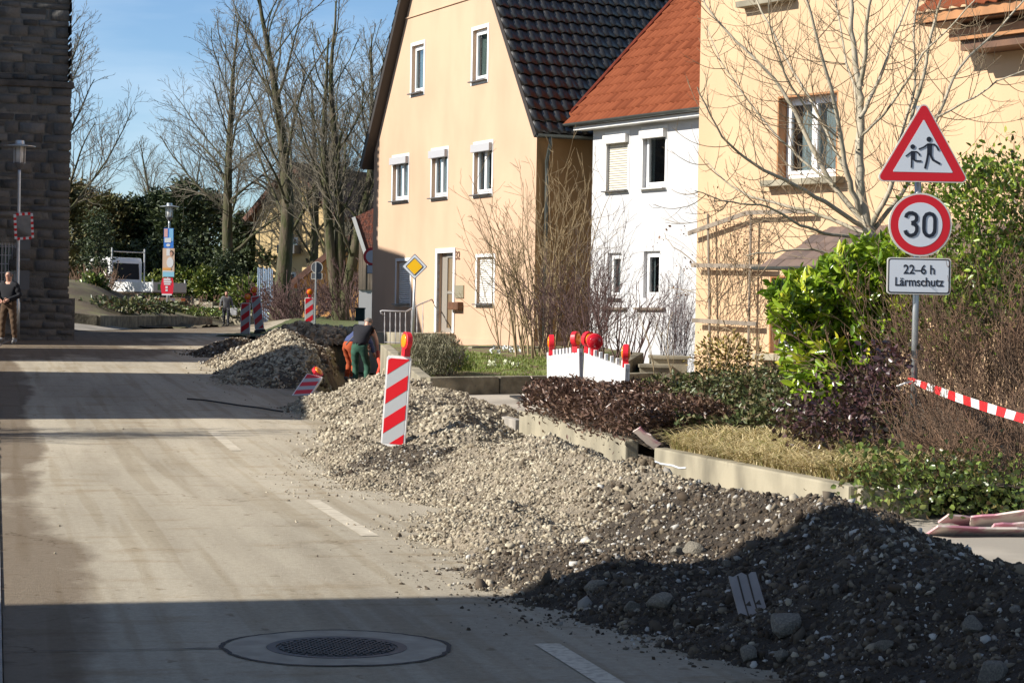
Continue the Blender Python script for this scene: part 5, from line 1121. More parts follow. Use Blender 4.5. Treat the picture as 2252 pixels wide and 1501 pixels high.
def barn():
    Y = 75; A = at(787, 700, Y); B = at(862, 700, Y); zt = at(800, 470, Y).z; zm = at(800, 637, Y).z; o = empty('barn', (A.x, Y, 1.2), 0, 'barn with grey board cladding above white plaster, squeezed behind the cream house', 'barn'); z0 = 1.2
    g = MB(); g.b2((.02, .04, -1), (B.x-A.x, 6, zm-z0)); g.build('plaster_base', m_white_r, o)
    g = MB(); n = 9; w_ = (B.x-A.x)/n
    for i in range(n): g.b2((i*w_, -.02*(i % 2), zm-z0+.002), ((i+1)*w_-.012, .03, zt-z0-1.0))
    g.b2((.0, .031, zm-z0+.002), (B.x-A.x, 5.9, zt-z0-1.0)); g.build('board_cladding', m_wood, o)
    p = [(at(x, y, Y).x-A.x, at(x, y, Y).z-z0) for x, y in ((779, 480), (862, 440), (862, 590), (816, 584))]; g = MB(); g.prism(p, -.35, -.12); rf_ = g.build('roof', mat('barn_red_tiles', (.33, .10, .055), .8, col2=(.14, .06, .045), vs=9, bump=.8, bs=14, bd=.04), o)
    q = [(p[0][0]-.06, p[0][1]), (p[0][0]+.06, p[0][1]+.05), (p[3][0]+.02, p[3][1]), (p[3][0]-.10, p[3][1]-.02)]; g = MB(); g.prism(q, -.40, -.352); g.build('verge_board', m_trim, rf_)
barn()
def slat_fence():
    a, b = at(566, 622, 104), at(601, 622, 104); zt = at(585, 588, 104).z; o = empty('slat_fence', (a.x, 104, float(G(a.x, 104))), 0, 'blue and white striped fence of upright slats by the yellow house', 'fence'); g = MB(); n = 9
    for i in range(n): g.b2(((b.x-a.x)*i/n, 0, 0), ((b.x-a.x)*(i+.55)/n, .03, zt-o.location.z-.04*(i % 3)))
    g.build('slats', mat('sky_tinted_boards', (.42, .55, .72), .6), o); g = MB(); g.b2((0, .032, .5), (b.x-a.x, .06, .6)); g.b2((0, .032, 1.5), (b.x-a.x, .06, 1.6)); g.build('rails', m_wood, o)  # slats coloured pale blue for the sky they reflect
slat_fence()
g = MB(); p = at(792, 706, 66); q = at(792, 679, 66); g.box((0, 0, (q.z-p.z)/2), (.27, .35, q.z-p.z)); g.box((0, 0, q.z-p.z+.02), (.31, .40, .04)); o = g.build('utility_box', mat('dark_green_box', (.02, .045, .035), .6), None, bevel=.01); o.location = p
tag(o, 'dark green upright box before the white barn base', 'utility box')

# ---------------------------------------------------------------- street lamps, mirror, posters
def lamp(name, px, base_y, top_y, Y, label):
    P = at(px, base_y, Y); T = at(px, top_y, Y); H = T.z-P.z; o = empty(name, tuple(P), 0, label, 'street lamp')
    g = MB(); g.lathe([(.075, 0), (.07, .9), (.045, 1.0), (.04, H-.85), (.04, H-.72)], 12); g.build('pole', m_galv, o, smooth=True)
    g = MB(); g.lathe([(.035, H-.76), (.10, H-.66), (.135, H-.60), (.135, H-.57)], 16); g.build('lamp_socket', m_sill, o)
    g = MB(); g.lathe([(.10, H-.57), (.10, H-.16)], 16); g.build('lamp_glass', mat('frosted_lamp_glass', (.62, .62, .60), .25), o, smooth=True)
    g = MB()
    for k in range(4): q = k*math.pi/2+.4; g.tube([(.135*math.cos(q), .135*math.sin(q), H-.58), (.135*math.cos(q), .135*math.sin(q), H-.14)], .014, 6)
    g.build('lamp_cage', m_galv, o)
    g = MB(); g.lathe([(.0, H), (.11, H-.01), (.12, H-.10), (.40, H-.15), (.40, H-.165), (.10, H-.17)], 24); g.build('lamp_hood', m_galv, o, smooth=False); return o, H
lampA, HA = lamp('street_lamp', 369, 690, 446, 88, 'street lamp whose pole carries three election posters'); lampB, HB = lamp('street_lamp', 37, 745, 308, 54, 'street lamp with wide round hood in front of the stone tower')
def posters():
    base = lampA.location
    def rc(x0, y0, x1, y1, dy=0): a_ = at(x0, y1, 87.85+dy); b_ = at(x1, y0, 87.85+dy); return a_.x, a_.z, b_.x, b_.z
    F = {}
    def layer(o, m, x0, y0, x1, y1, k, name): a_, b_, c_, d_ = rc(x0, y0, x1, y1); g = MB(); g.b2((a_-o.location.x, -.010-.004*k, b_-o.location.z), (c_-o.location.x, -.0065-.004*k, d_-o.location.z)); return g.build(name, m, o)
    def blobm(o, m, cx, cy, rx, ry, k, name):
        c = at(cx, cy, 87.85); sx = rx*88/FPX; sz = ry*88/FPX; g = MB(); g.prism([(c.x-o.location.x+sx*math.cos(q*math.pi/8), c.z-o.location.z+sz*math.sin(q*math.pi/8)) for q in range(16)], -.010-.004*k, -.0065-.004*k); return g.build(name, m, o)
    def poster(x0, y0, x1, y1, m, label, rot=0):
        a_, b_, c_, d_ = rc(x0, y0, x1, y1); o = empty('poster', ((a_+c_)/2, 87.85, (b_+d_)/2), rot, label, 'poster'); g = MB(); g.b2((a_-o.location.x, -.006, b_-o.location.z), (c_-o.location.x, .006, d_-o.location.z)); g.build('board', m, o); return o
    blue = mat('poster_blue', (.05, .22, .70), .4); lb = mat('poster_light_blue', (.25, .55, .82), .4); wt = mat('poster_white', (.78, .78, .78), .4); pk = mat('poster_pink', (.75, .42, .40), .4); og = mat('poster_orange', (.85, .42, .12), .4); sk = mat('poster_skin', (.62, .34, .24), .5); hr_ = mat('poster_hair', (.06, .04, .03), .5); cy = mat('poster_cyan', (.30, .62, .78), .4); rd = mat('poster_red', (.80, .03, .06), .4); tn = mat('poster_tan', (.70, .50, .36), .5)
    o = poster(360, 502, 382, 545, blue, 'blue and pink poster, uppermost on the lamp pole'); layer(o, lb, 372, 503, 381, 530, 0, 'printed_panel'); layer(o, pk, 361, 503, 369, 521, 0, 'printed_panel'); layer(o, wt, 362, 523, 376, 533, 1, 'printed_panel'); blobm(o, wt, 370, 539, 4.5, 3, 1, 'printed_panel')
    o = poster(357, 546, 384, 609, tn, 'large poster with a printed portrait, in the middle of the lamp pole'); layer(o, wt, 366, 547, 374, 562, 0, 'printed_panel'); blobm(o, hr_, 377.5, 556, 4.2, 5.5, 1, 'printed_hair'); blobm(o, sk, 376.5, 558, 3.2, 4.6, 2, 'printed_face'); blobm(o, wt, 374, 577, 7.5, 11.5, 1, 'printed_shirt'); layer(o, og, 358, 589, 376, 594, 3, 'printed_panel'); layer(o, cy, 358, 597, 383, 608, 3, 'printed_panel'); layer(o, wt, 359, 595, 380, 597.5, 4, 'printed_panel')
    o = empty('poster', tuple(at(367, 630, 87.85)), 0, 'red rounded poster with white lettering, lowest on the lamp pole', 'poster'); c = o.location
    pl_ = [(357, 611), (380, 611), (382, 626), (380, 646), (372, 649), (356, 647), (353, 630)]; g = MB(); g.prism([(at(x, y, 87.85).x-c.x, at(x, y, 87.85).z-c.z) for x, y in pl_], -.006, .006); g.build('board', rd, o)
    for (x0, y0, x1, y1) in ((360, 612, 375, 616), (360, 617.5, 377, 621.5), (361, 623, 375, 626), (364, 629, 369, 634), (364, 636, 369, 640), (356, 646, 378, 649)): layer(o, wt, x0, y0, x1, y1, 1, 'printed_panel')
posters()
def mirror():
    c = at(52, 497, 53.8); o = empty('traffic_mirror', tuple(c), R(12), 'rectangular traffic mirror with red and white frame on the lamp pole by the tower', 'mirror'); o.rotation_euler = (R(13), R(-6), R(24)); w_, h_ = .42, .62; g = MB(); g.b2((-w_/2+.03, -.02, -h_/2+.03), (w_/2-.03, .0, h_/2-.03)); g.build('mirror_glass', mat('mirror_glass', (.55, .57, .6), .03, metal=1.0), o)
    r_, w2 = MB(), MB(); n = 9
    for sgn in (-1, 1):
        for i in range(n):
            z0 = -h_/2+h_*i/n; (r_ if i % 2 else w2).b2((sgn*w_/2-.03, -.035, z0), (sgn*w_/2+.03, .03, z0+h_/n-.001))
        for i in range(5):
            x0 = -w_/2+.03+(w_-.06)*i/5; (r_ if i % 2 == 0 else w2).b2((x0, -.035, sgn*h_/2-.03), (x0+(w_-.06)/5-.001, .03, sgn*h_/2+.03))
    r_.build('red_segments', m_signr, o); w2.build('white_segments', m_signw, o); g = MB(); g.tube([(-.15, .02, .1), (-.15, .25, .1)], .02, 6); g.build('bracket', m_galv, o)
mirror()

# ---------------------------------------------------------------- traffic signs
def ribbon(mb, pts, w_, y0, y1, closed=False, m=0):
    n = len(pts); L_, R_ = [], []
    for i in range(n):
        a_ = Vector(pts[(i-1) % n] if (closed or i > 0) else pts[i]); b_ = Vector(pts[(i+1) % n] if (closed or i < n-1) else pts[i]); t = (b_-a_).normalized(); nn = Vector((-t.y, t.x)); p = Vector(pts[i]); L_.append(p+nn*w_/2); R_.append(p-nn*w_/2)
    for i in range(n if closed else n-1): j = (i+1) % n; mb.prism([tuple(L_[i]), tuple(L_[j]), tuple(R_[j]), tuple(R_[i])], y0, y1, m)
def rounded(pts, r, k=5):
    out = []; n = len(pts)
    for i in range(n):
        p = Vector(pts[i]); a_ = (Vector(pts[i-1])-p).normalized(); b_ = (Vector(pts[(i+1) % n])-p).normalized(); th = a_.angle(b_)/2; d = r/math.tan(th); c = p+(a_+b_).normalized()*(r/math.sin(th)); s_ = p+a_*d; e_ = p+b_*d
        a0 = math.atan2(s_.y-c.y, s_.x-c.x); a1 = math.atan2(e_.y-c.y, e_.x-c.x); da = (a1-a0+math.pi) % (2*math.pi)-math.pi
        for q in range(k+1): out.append((c.x+r*math.cos(a0+da*q/k), c.y+r*math.sin(a0+da*q/k)))
    return out
def tri(s_): h = s_*.866; return [(-s_/2, -h/3), (s_/2, -h/3), (0, 2*h/3)]
def circ(r, n=40): return [(r*math.cos(2*math.pi*k/n), r*math.sin(2*math.pi*k/n)) for k in range(n)]
YS = 20.2; PP = at(2013, 700, YS+.05); zb_ = float(zbed(np.array(PP.x), np.array(PP.y)))
sp = empty('sign_post', (PP.x, PP.y, zb_-.3), R(2), 'grey steel signpost with children warning triangle, 30 limit and night-time plate', 'traffic sign')
ztop = at(2030, 232, YS).z-sp.location.z; g = MB(); g.tube([(0, .0, 0), (0, .0, ztop)], .031, 14); g.build('pole', m_galv, sp, smooth=True)
def lz(y, x=2020): return at(x, y, YS).z-sp.location.z
def lx_(x, y): return at(x, y, YS).x-sp.location.x
def plate(name, poly, cx, cz, t0=-.062, parent=sp, th=.022, m=m_signbl): g = MB(); g.prism([(cx+p[0], cz+p[1]) for p in poly], t0, t0+th); return g.build(name, m, parent)
tcx = lx_(2029, 340); tcz = lz(340); y0 = -.062
tp_ = plate('triangle_sign', rounded(tri(.90), .045), tcx, tcz)
for nm, s_, r_, m, k in (('red_border', .862, .036, m_signr, 1), ('white_field', .575, .006, m_signw, 2)):
    g = MB(); g.prism([(tcx+p[0], tcz+p[1]) for p in rounded(tri(s_), r_)], y0-.002*k, y0-.0015); g.build(nm, m, tp_)
def cpt(px, py): return ((1900+px/3.129-2029)/232.7+tcx, (340-(200+py/3.127))/232.7+tcz)
g = MB(); B0, B1 = y0-.0085, y0-.005
for (cx, cy, r) in ((442, 333, 18), (330, 386, 16.5)): c = cpt(cx, cy); g.prism([(c[0]+p[0], c[1]+p[1]) for p in circ(r/3.129/232.7, 18)], B0, B1)
for pts, wd in (([(372, 402), (405, 388), (432, 368)], 11), ([(432, 366), (480, 368), (495, 382), (510, 408)], 12), ([(447, 362), (447, 440)], 34), ([(438, 430), (430, 480), (418, 533)], 15), ([(452, 432), (470, 472), (522, 500)], 15),
                ([(283, 452), (318, 424)], 9), ([(318, 420), (358, 420), (372, 430), (380, 446)], 10), ([(333, 418), (333, 475)], 29), ([(325, 470), (324, 530)], 11), ([(338, 470), (350, 482), (392, 484)], 12)):
    ribbon(g, [cpt(*p) for p in pts], wd/3.129/232.7, B0, B1)
g.build('running_children_symbol', m_signb, tp_)
ccx = lx_(2023, 494); ccz = lz(494)
cp_ = plate('speed_limit_sign', circ(.300, 48), ccx, ccz)
for nm, r, m, k in (('red_ring', .284, m_signr, 1), ('white_disc', .209, m_signw, 2)): g = MB(); g.prism([(ccx+p[0], ccz+p[1]) for p in circ(r, 48)], y0-.002*k, y0-.0015); g.build(nm, m, cp_)
def dpt(px, py): return ((px-388)/3.129/232.7+ccx, (919-py)/3.127/232.7+ccz)
g = MB(); ribbon(g, [dpt(*p) for p in ((285, 872), (292, 852), (308, 841), (330, 840), (350, 848), (361, 866), (360, 886), (348, 901), (325, 908))], 25/728, B0, B1); ribbon(g, [dpt(*p) for p in ((325, 909), (350, 916), (363, 936), (363, 962), (351, 984), (328, 995), (306, 992), (290, 980), (282, 960))], 25/728, B0-.0006, B1)
ribbon(g, [dpt(*p) for p in ((450, 841), (472, 848), (485, 868), (488, 890), (488, 945), (485, 968), (472, 988), (450, 996), (428, 988), (415, 968), (412, 945), (412, 890), (415, 868), (428, 848))], 25/728, B0, B1, True); g.build('number_thirty', m_signb, cp_)
rcx = lx_(2020, 607); rcz = lz(607); rect_ = lambda w_, h_, r: rounded([(-w_/2, -h_/2), (w_/2, -h_/2), (w_/2, h_/2), (-w_/2, h_/2)], r)
pp_ = plate('supplementary_plate', rect_(.605, .345, .03), rcx, rcz)
for nm, w_, h_, r, m, k in (('black_line', .585, .325, .024, m_signb, 1), ('white_field', .562, .302, .018, m_signw, 2)): g = MB(); g.prism([(rcx+p[0], rcz+p[1]) for p in rect_(w_, h_, r)], y0-.002*k, y0-.0015); g.build(nm, m, pp_)
text('hours_text', '22–6 h', (rcx, y0-.006, rcz+.058), .122, m_signb, pp_, sx=.90, ext=.001, bold=.0016); text('noise_protection_text', 'Lärmschutz', (rcx, y0-.006, rcz-.058), .116, m_signb, pp_, sx=.86, ext=.001, bold=.0016)
for z in (tcz-.12, tcz+.2, ccz+.1, ccz-.1, rcz): g = MB(); g.lathe([(.037, z-.02), (.037, z+.02)], 14); g.build('clamp', m_galv, sp)
# priority road sign by the front garden
P = at(905, 748, 47.2); o = empty('priority_sign', tuple(P), R(-8), 'yellow and white diamond priority sign on a thin grey pole before house 32', 'traffic sign'); zt = at(914, 562, 47.2).z-P.z; g = MB(); g.tube([(0, .03, -.6), (.055, .03, zt)], .030, 10); g.build('pole', m_galv, o, smooth=True)
zc = at(912, 586, 47.2).z-P.z; r_ = .285; dm = lambda s_: rounded([(0, -s_), (s_, 0), (0, s_), (-s_, 0)], .02)
for nm, s_, m, k in (('sign_plate', r_, m_signg, 0), ('white_diamond', r_-.02, m_signw, 1), ('yellow_diamond', r_*.62, m_signy, 3)): g = MB(); g.prism([(.045+p[0], zc+p[1]) for p in dm(s_)], -.012-.003*k, .0 if k == 0 else -.012); pz = g.build(nm, m, o)
g = MB(); ribbon(g, [(.045+p[0], zc+p[1]) for p in dm(r_*.69)], .012, -.0205, -.016, True); g.build('black_line', m_signb, o)
# sign seen from behind, far
P = at(692, 716, 72); o = empty('reversed_traffic_sign', tuple(P), 0, 'back of a round traffic sign with small plate on a thin pole near the lawn', 'traffic sign'); zt = at(694, 576, 72).z-P.z; g = MB(); g.tube([(0, 0, -.2), (.02, 0, zt)], .028, 8); g.build('pole', m_galv, o)
zc = at(697, 588, 72).z-P.z; g = MB(); g.prism([(.04+p[0], zc+p[1]) for p in circ(.185, 24)], .03, .045); g.build('round_sign', m_signg, o); g = MB(); ribbon(g, [(.04+p[0], zc+p[1]) for p in circ(.19, 24)], .02, .025, .05, True); g.build('sign_rim', m_signbl, o)
zc2 = at(697, 607, 72).z-P.z; g = MB(); g.prism([(.04+p[0], zc2+p[1]) for p in rect_(.36, .2, .02)], .03, .045); g.build('small_plate', m_signg, o); g = MB(); ribbon(g, [(.04+p[0], zc2+p[1]) for p in rect_(.36, .2, .02)], .018, .025, .05, True); g.build('plate_rim', m_signbl, o)
P = at(826, 700, 63); o = empty('no_entry_side_sign', tuple(P), 0, 'red ringed round sign with plate, half hidden by the edge of house 32', 'traffic sign'); g = MB(); g.tube([(.05, .05, -.2), (.05, .05, at(820, 545, 63).z-P.z)], .03, 8); g.build('pole', m_galv, o)
zc = at(818, 564, 63).z-P.z; xc = at(819, 564, 63).x-P.x; g = MB(); g.prism([(xc+p[0], zc+p[1]) for p in circ(.27, 28)], 0, .015); g.build('red_ring', m_signr, o); g = MB(); g.prism([(xc+p[0], zc+p[1]) for p in circ(.19, 28)], -.004, -.001); g.build('white_disc', m_signw, o)
zc = at(818, 592, 63).z-P.z; g = MB(); g.prism([(xc+.03+p[0], zc+p[1]) for p in rect_(.38, .26, .02)], 0, .015); g.build('small_plate', m_signg, o); g = MB(); g.prism([(xc+.03+p[0], zc+p[1]) for p in rect_(.34, .22, .02)], -.004, -.001); g.build('plate_face', m_signw, o)

# ---------------------------------------------------------------- beacons and barriers
def clip_rect(poly, a, c, b, d):
    for r in ((-1, 0, -a), (1, 0, c), (0, -1, -b), (0, 1, d)): poly = clip(poly, *r) if len(poly) > 2 else poly
    return poly
def wlamp(parent, x, y, z, yaw, lens=m_lensy, s_=1.0, flip=False):
    M_ = Matrix.Translation((x, y, z)) @ Matrix.Rotation(yaw, 4, 'Z') @ Matrix.Scale(s_, 4)
    g = MB(); g.box((0, 0, .045), (.085, .075, .09)); g.tube([(0, -.036, .18), (0, -.03, .18), (0, .03, .18), (0, .036, .18)], [.092, .105, .105, .092], 24); g.box((0, 0, .10), (.06, .06, .05)); lo_ = g.build('warning_lamp', m_lampr, parent, M=M_)
    g = MB(); g.tube([(0, -.036, .18), (0, -.048, .18), (0, -.056, .18)], [.086, .07, .03], 24); g.tube([(0, .036, .18), (0, .048, .18), (0, .056, .18)], [.086, .07, .03], 24); g.build('lens', lens, lo_, smooth=True, M=M_); return lo_
def beacon_parts(o, lampyaw=.9, lens=m_lensy, foot=True, lamp_x=.06):
    w_, h_ = .25, 1.0; g = MB(); fr_ = rounded([(-.145, 0), (.145, 0), (.145, 1.06), (-.145, 1.06)], .035); g.prism(fr_, -.02, .035); g.build('frame', m_bframe, o, bevel=.004)
    g = MB(); g.prism([(-w_/2, .03), (w_/2, .03), (w_/2, 1.03), (-w_/2, 1.03)], -.023, -.0205); g.build('white_foil', m_beam, o)
    g = MB(); t = math.tan(R(36)); k = -1
    for k in range(-2, 8):
        z0 = k*.345-.11; poly = clip_rect([(-.2, z0-.2*t), (.2, z0+.2*t), (.2, z0+.2*t+.172), (-.2, z0-.2*t+.172)], -w_/2, w_/2, .03, 1.03)
        if len(poly) > 2: g.prism(poly, -.0255, -.0232)
    g.build('red_stripes', m_signr, o)
    if foot: g = MB(); g.box((0, 0, -.05), (.38, .72, .10), taper=.85); g.build('foot_plate', m_rubber, o, bevel=.015)
    wlamp(o, lamp_x, 0, 1.062, lampyaw, lens)
def beacon(loc, rot, label, **k): o = empty('warning_beacon', loc, 0, label, 'beacon', 'striped warning beacons along the dig'); o.rotation_euler = rot; beacon_parts(o, **k); return o
beacon(tuple(at(864, 981, 25)), (0, R(3.3), R(-10)), 'largest striped warning beacon, leaning right on the gravel in the foreground', lampyaw=-.95, lamp_x=.075, foot=False)
beacon(tuple(at(539, 742, 65)), (0, R(0), R(-6)), 'left beacon of the far pair, in shade behind the dark heap', lampyaw=.3)
beacon(tuple(at(571, 724, 67)), (0, R(-8), R(6)), 'right beacon of the far pair, tilted left and sunlit', lampyaw=.3, lamp_x=-.03)
beacon(tuple(at(680, 724, 71)), (0, R(-1), R(0)), 'upright beacon in front of the back of the round sign', lampyaw=.2, lamp_x=.02)
o = beacon(tuple(at(661, 858, 36.8)), (0, 0, 0), 'toppled beacon lying back on the shaded side of the heap', lampyaw=.6, foot=False, lamp_x=0); o.rotation_euler = (R(-68), R(12), R(-6)); o.location = at(656, 880, 34.9); o.scale = (.96, .96, .96)
def barrier(a, b, zt, label, lamps):
    """panel from a to b (x, y), top at zt = (left, right)"""
    A, B = Vector((*a, zt[0]-1.0)), Vector((*b, zt[1]-1.0)); d = B-A; Ln = d.length; o = empty('plastic_barrier', tuple(A), 0, label, 'barrier', 'white plastic barrier panels around the pit'); o.rotation_euler = (0, -math.asin(d.z/Ln), math.atan2(d.y, d.x))
    g = MB(); g.b2((0, -.02, .50), (Ln, .02, .95)); g.b2((0, -.028, .905), (Ln, .028, .95)); g.b2((0, -.028, .47), (Ln, .028, .50))
    for i in range(7): x = .2+(Ln-.4)*i/6; g.box((x, 0, .985), (.045, .04, .09))
    g.build('panel_board', m_bframe, o, bevel=.004)
    g = MB(); g.b2((0, -.03, 0), (.05, .03, 1.0)); g.b2((Ln-.05, -.03, 0), (Ln, .03, 1.0)); g.b2((.05, -.022, .04), (Ln-.05, .022, .10)); g.build('side_posts', m_bframe, o, bevel=.004)
    g = MB(); n = int(Ln/.085)
    for i in range(n):
        x = .06+(Ln-.12)*(i+.5)/n
        if i == int(n*.45): g.b2((x-.05, -.02, .10), (x+.05, .02, .30)); g.b2((x-.05, -.02, .36), (x+.05, .02, .42)); continue
        g.b2((x-.022, -.015, .10), (x+.022, .015, .47))
    g.build('slats', m_bframe, o)
    g = MB(); g.b2((.3, -.35, -.08), (.62, .35, .0)); g.b2((Ln-.62, -.35, -.08), (Ln-.3, .35, .0)); g.build('foot_plates', m_rubber, o)
    for x, yaw, ln in lamps: wlamp(o, x, 0, .955, yaw, ln)
    return o
def bx(x, Y): return at(x, 800, Y).x
barrier((bx(1211, 29.4), 29.4), (bx(1282, 28.45), 28.45), (1.15, 1.225), 'left white barrier panel with amber warning lamps', [(.10, 2.74, m_lensy), (.88, 2.25, m_lensy)])
barrier((bx(1286, 28.4), 28.4), (bx(1377, 26.4), 26.4), (1.225, 1.075), 'right white barrier panel sloping down, with a red warning lamp', [(.10, 1.98, m_lensy), (.42, 1.5, m_lensr), (1.95, 2.83, m_lensy)])
# warning tape
def tape():
    a_ = at(2010, 838, 20.1); b_ = at(2275, 927, 15.8); V, F, mi = [], [], []; n = 30
    for i in range(n+1):
        t = i/n; p = a_.lerp(b_, t); p.z -= .015*math.sin(math.pi*t); tw_ = .35*math.sin(t*9)+.2; w_ = .038*(1-.45*math.exp(-t*14)); u_ = Vector((.3*math.sin(tw_), -.9*math.sin(tw_), math.cos(tw_))).normalized()
        V += [p+u_*w_, p-u_*w_]
    F = [(2*i, 2*i+2, 2*i+3, 2*i+1) for i in range(n)]; mi = [(i//2+1) % 2 for i in range(n)]
    tm = [mat('tape_red', (.78, .03, .035), .3), mat('tape_white', (.80, .80, .80), .3)]; o = npmesh('barrier_tape', [tuple(v) for v in V], F, tm, mi=mi); tag(o, 'red and white barrier tape tied to the signpost', 'tape')
    g = MB(); c = a_; g.tube([c+Vector((-.05, 0, .03)), c+Vector((0, -.05, .01)), c+Vector((.05, 0, 0)), c+Vector((0, .05, .0)), c+Vector((-.04, -.02, -.01))], .016, 6); k_ = g.build('knot', tm[0], o)
    g = MB(); g.tube([c+Vector((-.02, -.05, 0)), c+Vector((-.10, -.07, -.02)), c+Vector((-.17, -.05, -.05))], .010, 5); g.build('tape_end', tm[1], o)
tape()

# ---------------------------------------------------------------- small things on the ground
MC = ground_at(741, 1424); o = empty('manhole_cover', tuple(MC), R(8), 'round cast iron manhole cover in the road inside a tar ring', 'manhole cover')
g = MB(); g.lathe([(.345, -.05), (.345, .006), (.300, .006), (.298, -.01)], 48); g.build('frame', m_cast, o)
g = MB(); g.lathe([(.295, -.05), (.295, .002)], 48); cv = g.build('cover', m_cast, o)
g = MB()
for i in range(-9, 10):
    for j in range(-7, 8):
        x, y = i*.031+(j % 2)*.0155, j*.036
        if math.hypot(x, y) < .262: g.box((x, y, .005), (.020, .024, .010))
for k in range(36): q = k*math.pi/18; g.box((.280*math.cos(q), .280*math.sin(q), .004), (.012, .03, .008), rotm('Z', q))
g.build('tread_studs', m_cast, cv)
def disc_sheet(name, r0_, r1_, z, m, n=72, jit=0): 
    V = []; rng = random.Random(3)
    for k in range(n): q = 2*math.pi*k/n; j = 1+jit*math.sin(q*5)*.5+jit*rng.uniform(-.4, .4); V += [(r0_*j*math.cos(q), r0_*j*math.sin(q), z), (r1_*j*math.cos(q), r1_*j*math.sin(q), z)]
    return npmesh(name, V, [(2*k, 2*k+1, (2*k+3) % (2*n), (2*k+2) % (2*n)) for k in range(n)], m, o)
disc_sheet('concrete_collar', .345, .545, .004, m_patch, jit=.02); disc_sheet('tar_ring', .547, .570, .005, m_tar, jit=.035)
rg_ = random.Random(8); sp__ = [(-.56-.11*i, -.02-.008*i+rg_.uniform(-.012, .012)) for i in range(12)]; V_ = []
for i, (x, y) in enumerate(sp__): w__ = .012*(1-i/13)*rg_.uniform(.5, 1.3); V_ += [(x, y+w__, .006), (x, y-w__, .006)]
npmesh('tar_seam', V_, [(2*i, 2*i+1, 2*i+3, 2*i+2) for i in range(11)], m_tar, o)
def pallet():
    p = ground_at(1145, 862); o = empty('pallet', tuple(p), R(18), 'weathered wooden pallet on the forecourt behind the bronze hedge', 'pallet')
    for i in range(5): g = MB(); g.b2((-.45, -.58+i*.27, .115), (.45, -.48+i*.27, .138)); g.build('top_board', m_woodl, o)
    for x in (-.40, 0, .40):
        for y in (-.53, 0, .53): g = MB(); g.box((x, y, .065), (.10, .14, .075)); g.build('block', m_wood, o)
    for x in (-.40, 0, .40): g = MB(); g.b2((x-.05, -.6, .005), (x+.05, .6, .026)); g.build('bottom_board', m_woodl, o)
pallet()
p = ground_at(1160, 884); g = MB(); g.box((0, 0, .05), (.34, .6, .03), rotm('X', .12)); o = g.build('rubber_plate', m_rubber, None, bevel=.008); o.location = p; o.rotation_euler = (0, 0, .5); tag(o, 'dark flat plate lying in front of the pallet', 'plate')
def board(x, y, w_, h_, rot, label, onh=False, zoff=.02, m=m_board, Y=None):
    p = (on_heap(x, y) if onh else ground_at(x, y)) if Y is None else at(x, y, Y); g = MB(); rng = random.Random(int(x)); n = 6; ed = [(-w_/2, -h_/2)]+[(-w_/2+w_*i/n, -h_/2+rng.uniform(-.012, .012)) for i in range(1, n)]+[(w_/2, -h_/2), (w_/2*.97, h_/2)]+[(w_/2-w_*i/n, h_/2+rng.uniform(-.014, .014)) for i in range(1, n)]+[(-w_/2*.96, h_/2)]
    g.prism([(a_, b_) for a_, b_ in ed], -.008, .008, M=None); o = g.build('board', m, None); o.location = p+Vector((0, 0, zoff)); o.rotation_euler = rot; return tag(o, label, 'board')
board(2175, 1182, 1.0, .28, (R(66), R(2), R(12)), 'longest faded pink board lying on the soil at the right edge', zoff=.03)
board(2120, 1160, .42, .14, (R(58), R(6), R(25)), 'small bright pink board at the left end of the board pile', zoff=.06, m=mat('pink_board', (.62, .22, .30), .7, col2=(.60, .45, .42), vs=4))
board(2215, 1166, .60, .18, (R(58), R(-8), R(-8)), 'pale board crossing over the longest board', zoff=.10)
board(2240, 1180, .5, .16, (R(52), R(-3), R(15)), 'short board end at the right edge, on top of the pile', zoff=.07)
board(1423, 962, .30, .15, (R(60), R(38), R(10)), 'small pale board stuck in the gap between the planter walls', Y=22.8, zoff=0)
o = board(1648, 1352, .15, .33, (R(-38), R(-8), R(8)), 'grey board with three dark stripes stuck upright in the dark heap', onh=True, zoff=.06, m=mat('grey_striped_board', (.36, .32, .30), .8, var=.2, vs=6))
for dx_ in (-.030, .022): g = MB(); g.prism([(dx_, -.16), (dx_+.006, -.16), (dx_+.004, .0), (dx_+.008, .155), (dx_, .155), (dx_-.003, .02)], -.012, -.0085); g.prism([(dx_+.002, -.02), (dx_+.03, -.03), (dx_+.028, .0)], -.012, -.0085); g.build('dark_stripe', m_soil, o)
def cable():
    pts = []
    for x, y in ((412, 881), (450, 884), (490, 890), (530, 896), (570, 901), (600, 906), (622, 909)): p = ground_at(x, y); pts.append(p+Vector((0, 0, .03)))
    g = MB(); g.tube(pts, .013, 6); tag(g.build('black_hose', m_rubber, None, smooth=True), 'black hose lying across the shaded road', 'hose')
cable()
gm = at(1412, 1012, 22.6)
def gap_mound():
    rng = np.random.default_rng(77); n = 420; X = gm.x+.25*rng.normal(size=n); Y = gm.y+.45*rng.normal(size=n); d = np.hypot((X-gm.x)/.25, (Y-gm.y)/.45); Z = G(X, Y)+.16*np.exp(-d*d*.5)*rng.random(n)**.4
    r = rng.uniform(.015, .06, n); V, F = stones(np.stack([X, Y, Z], 1), r, rng); tag(npmesh('rubble_pile', V, F, m_pebm, None, rnd=np.repeat(rng.random(n)*.7, 12)), 'small pile of grey clods in the gap between the planter walls', 'rubble', kind='stuff')
gap_mound()
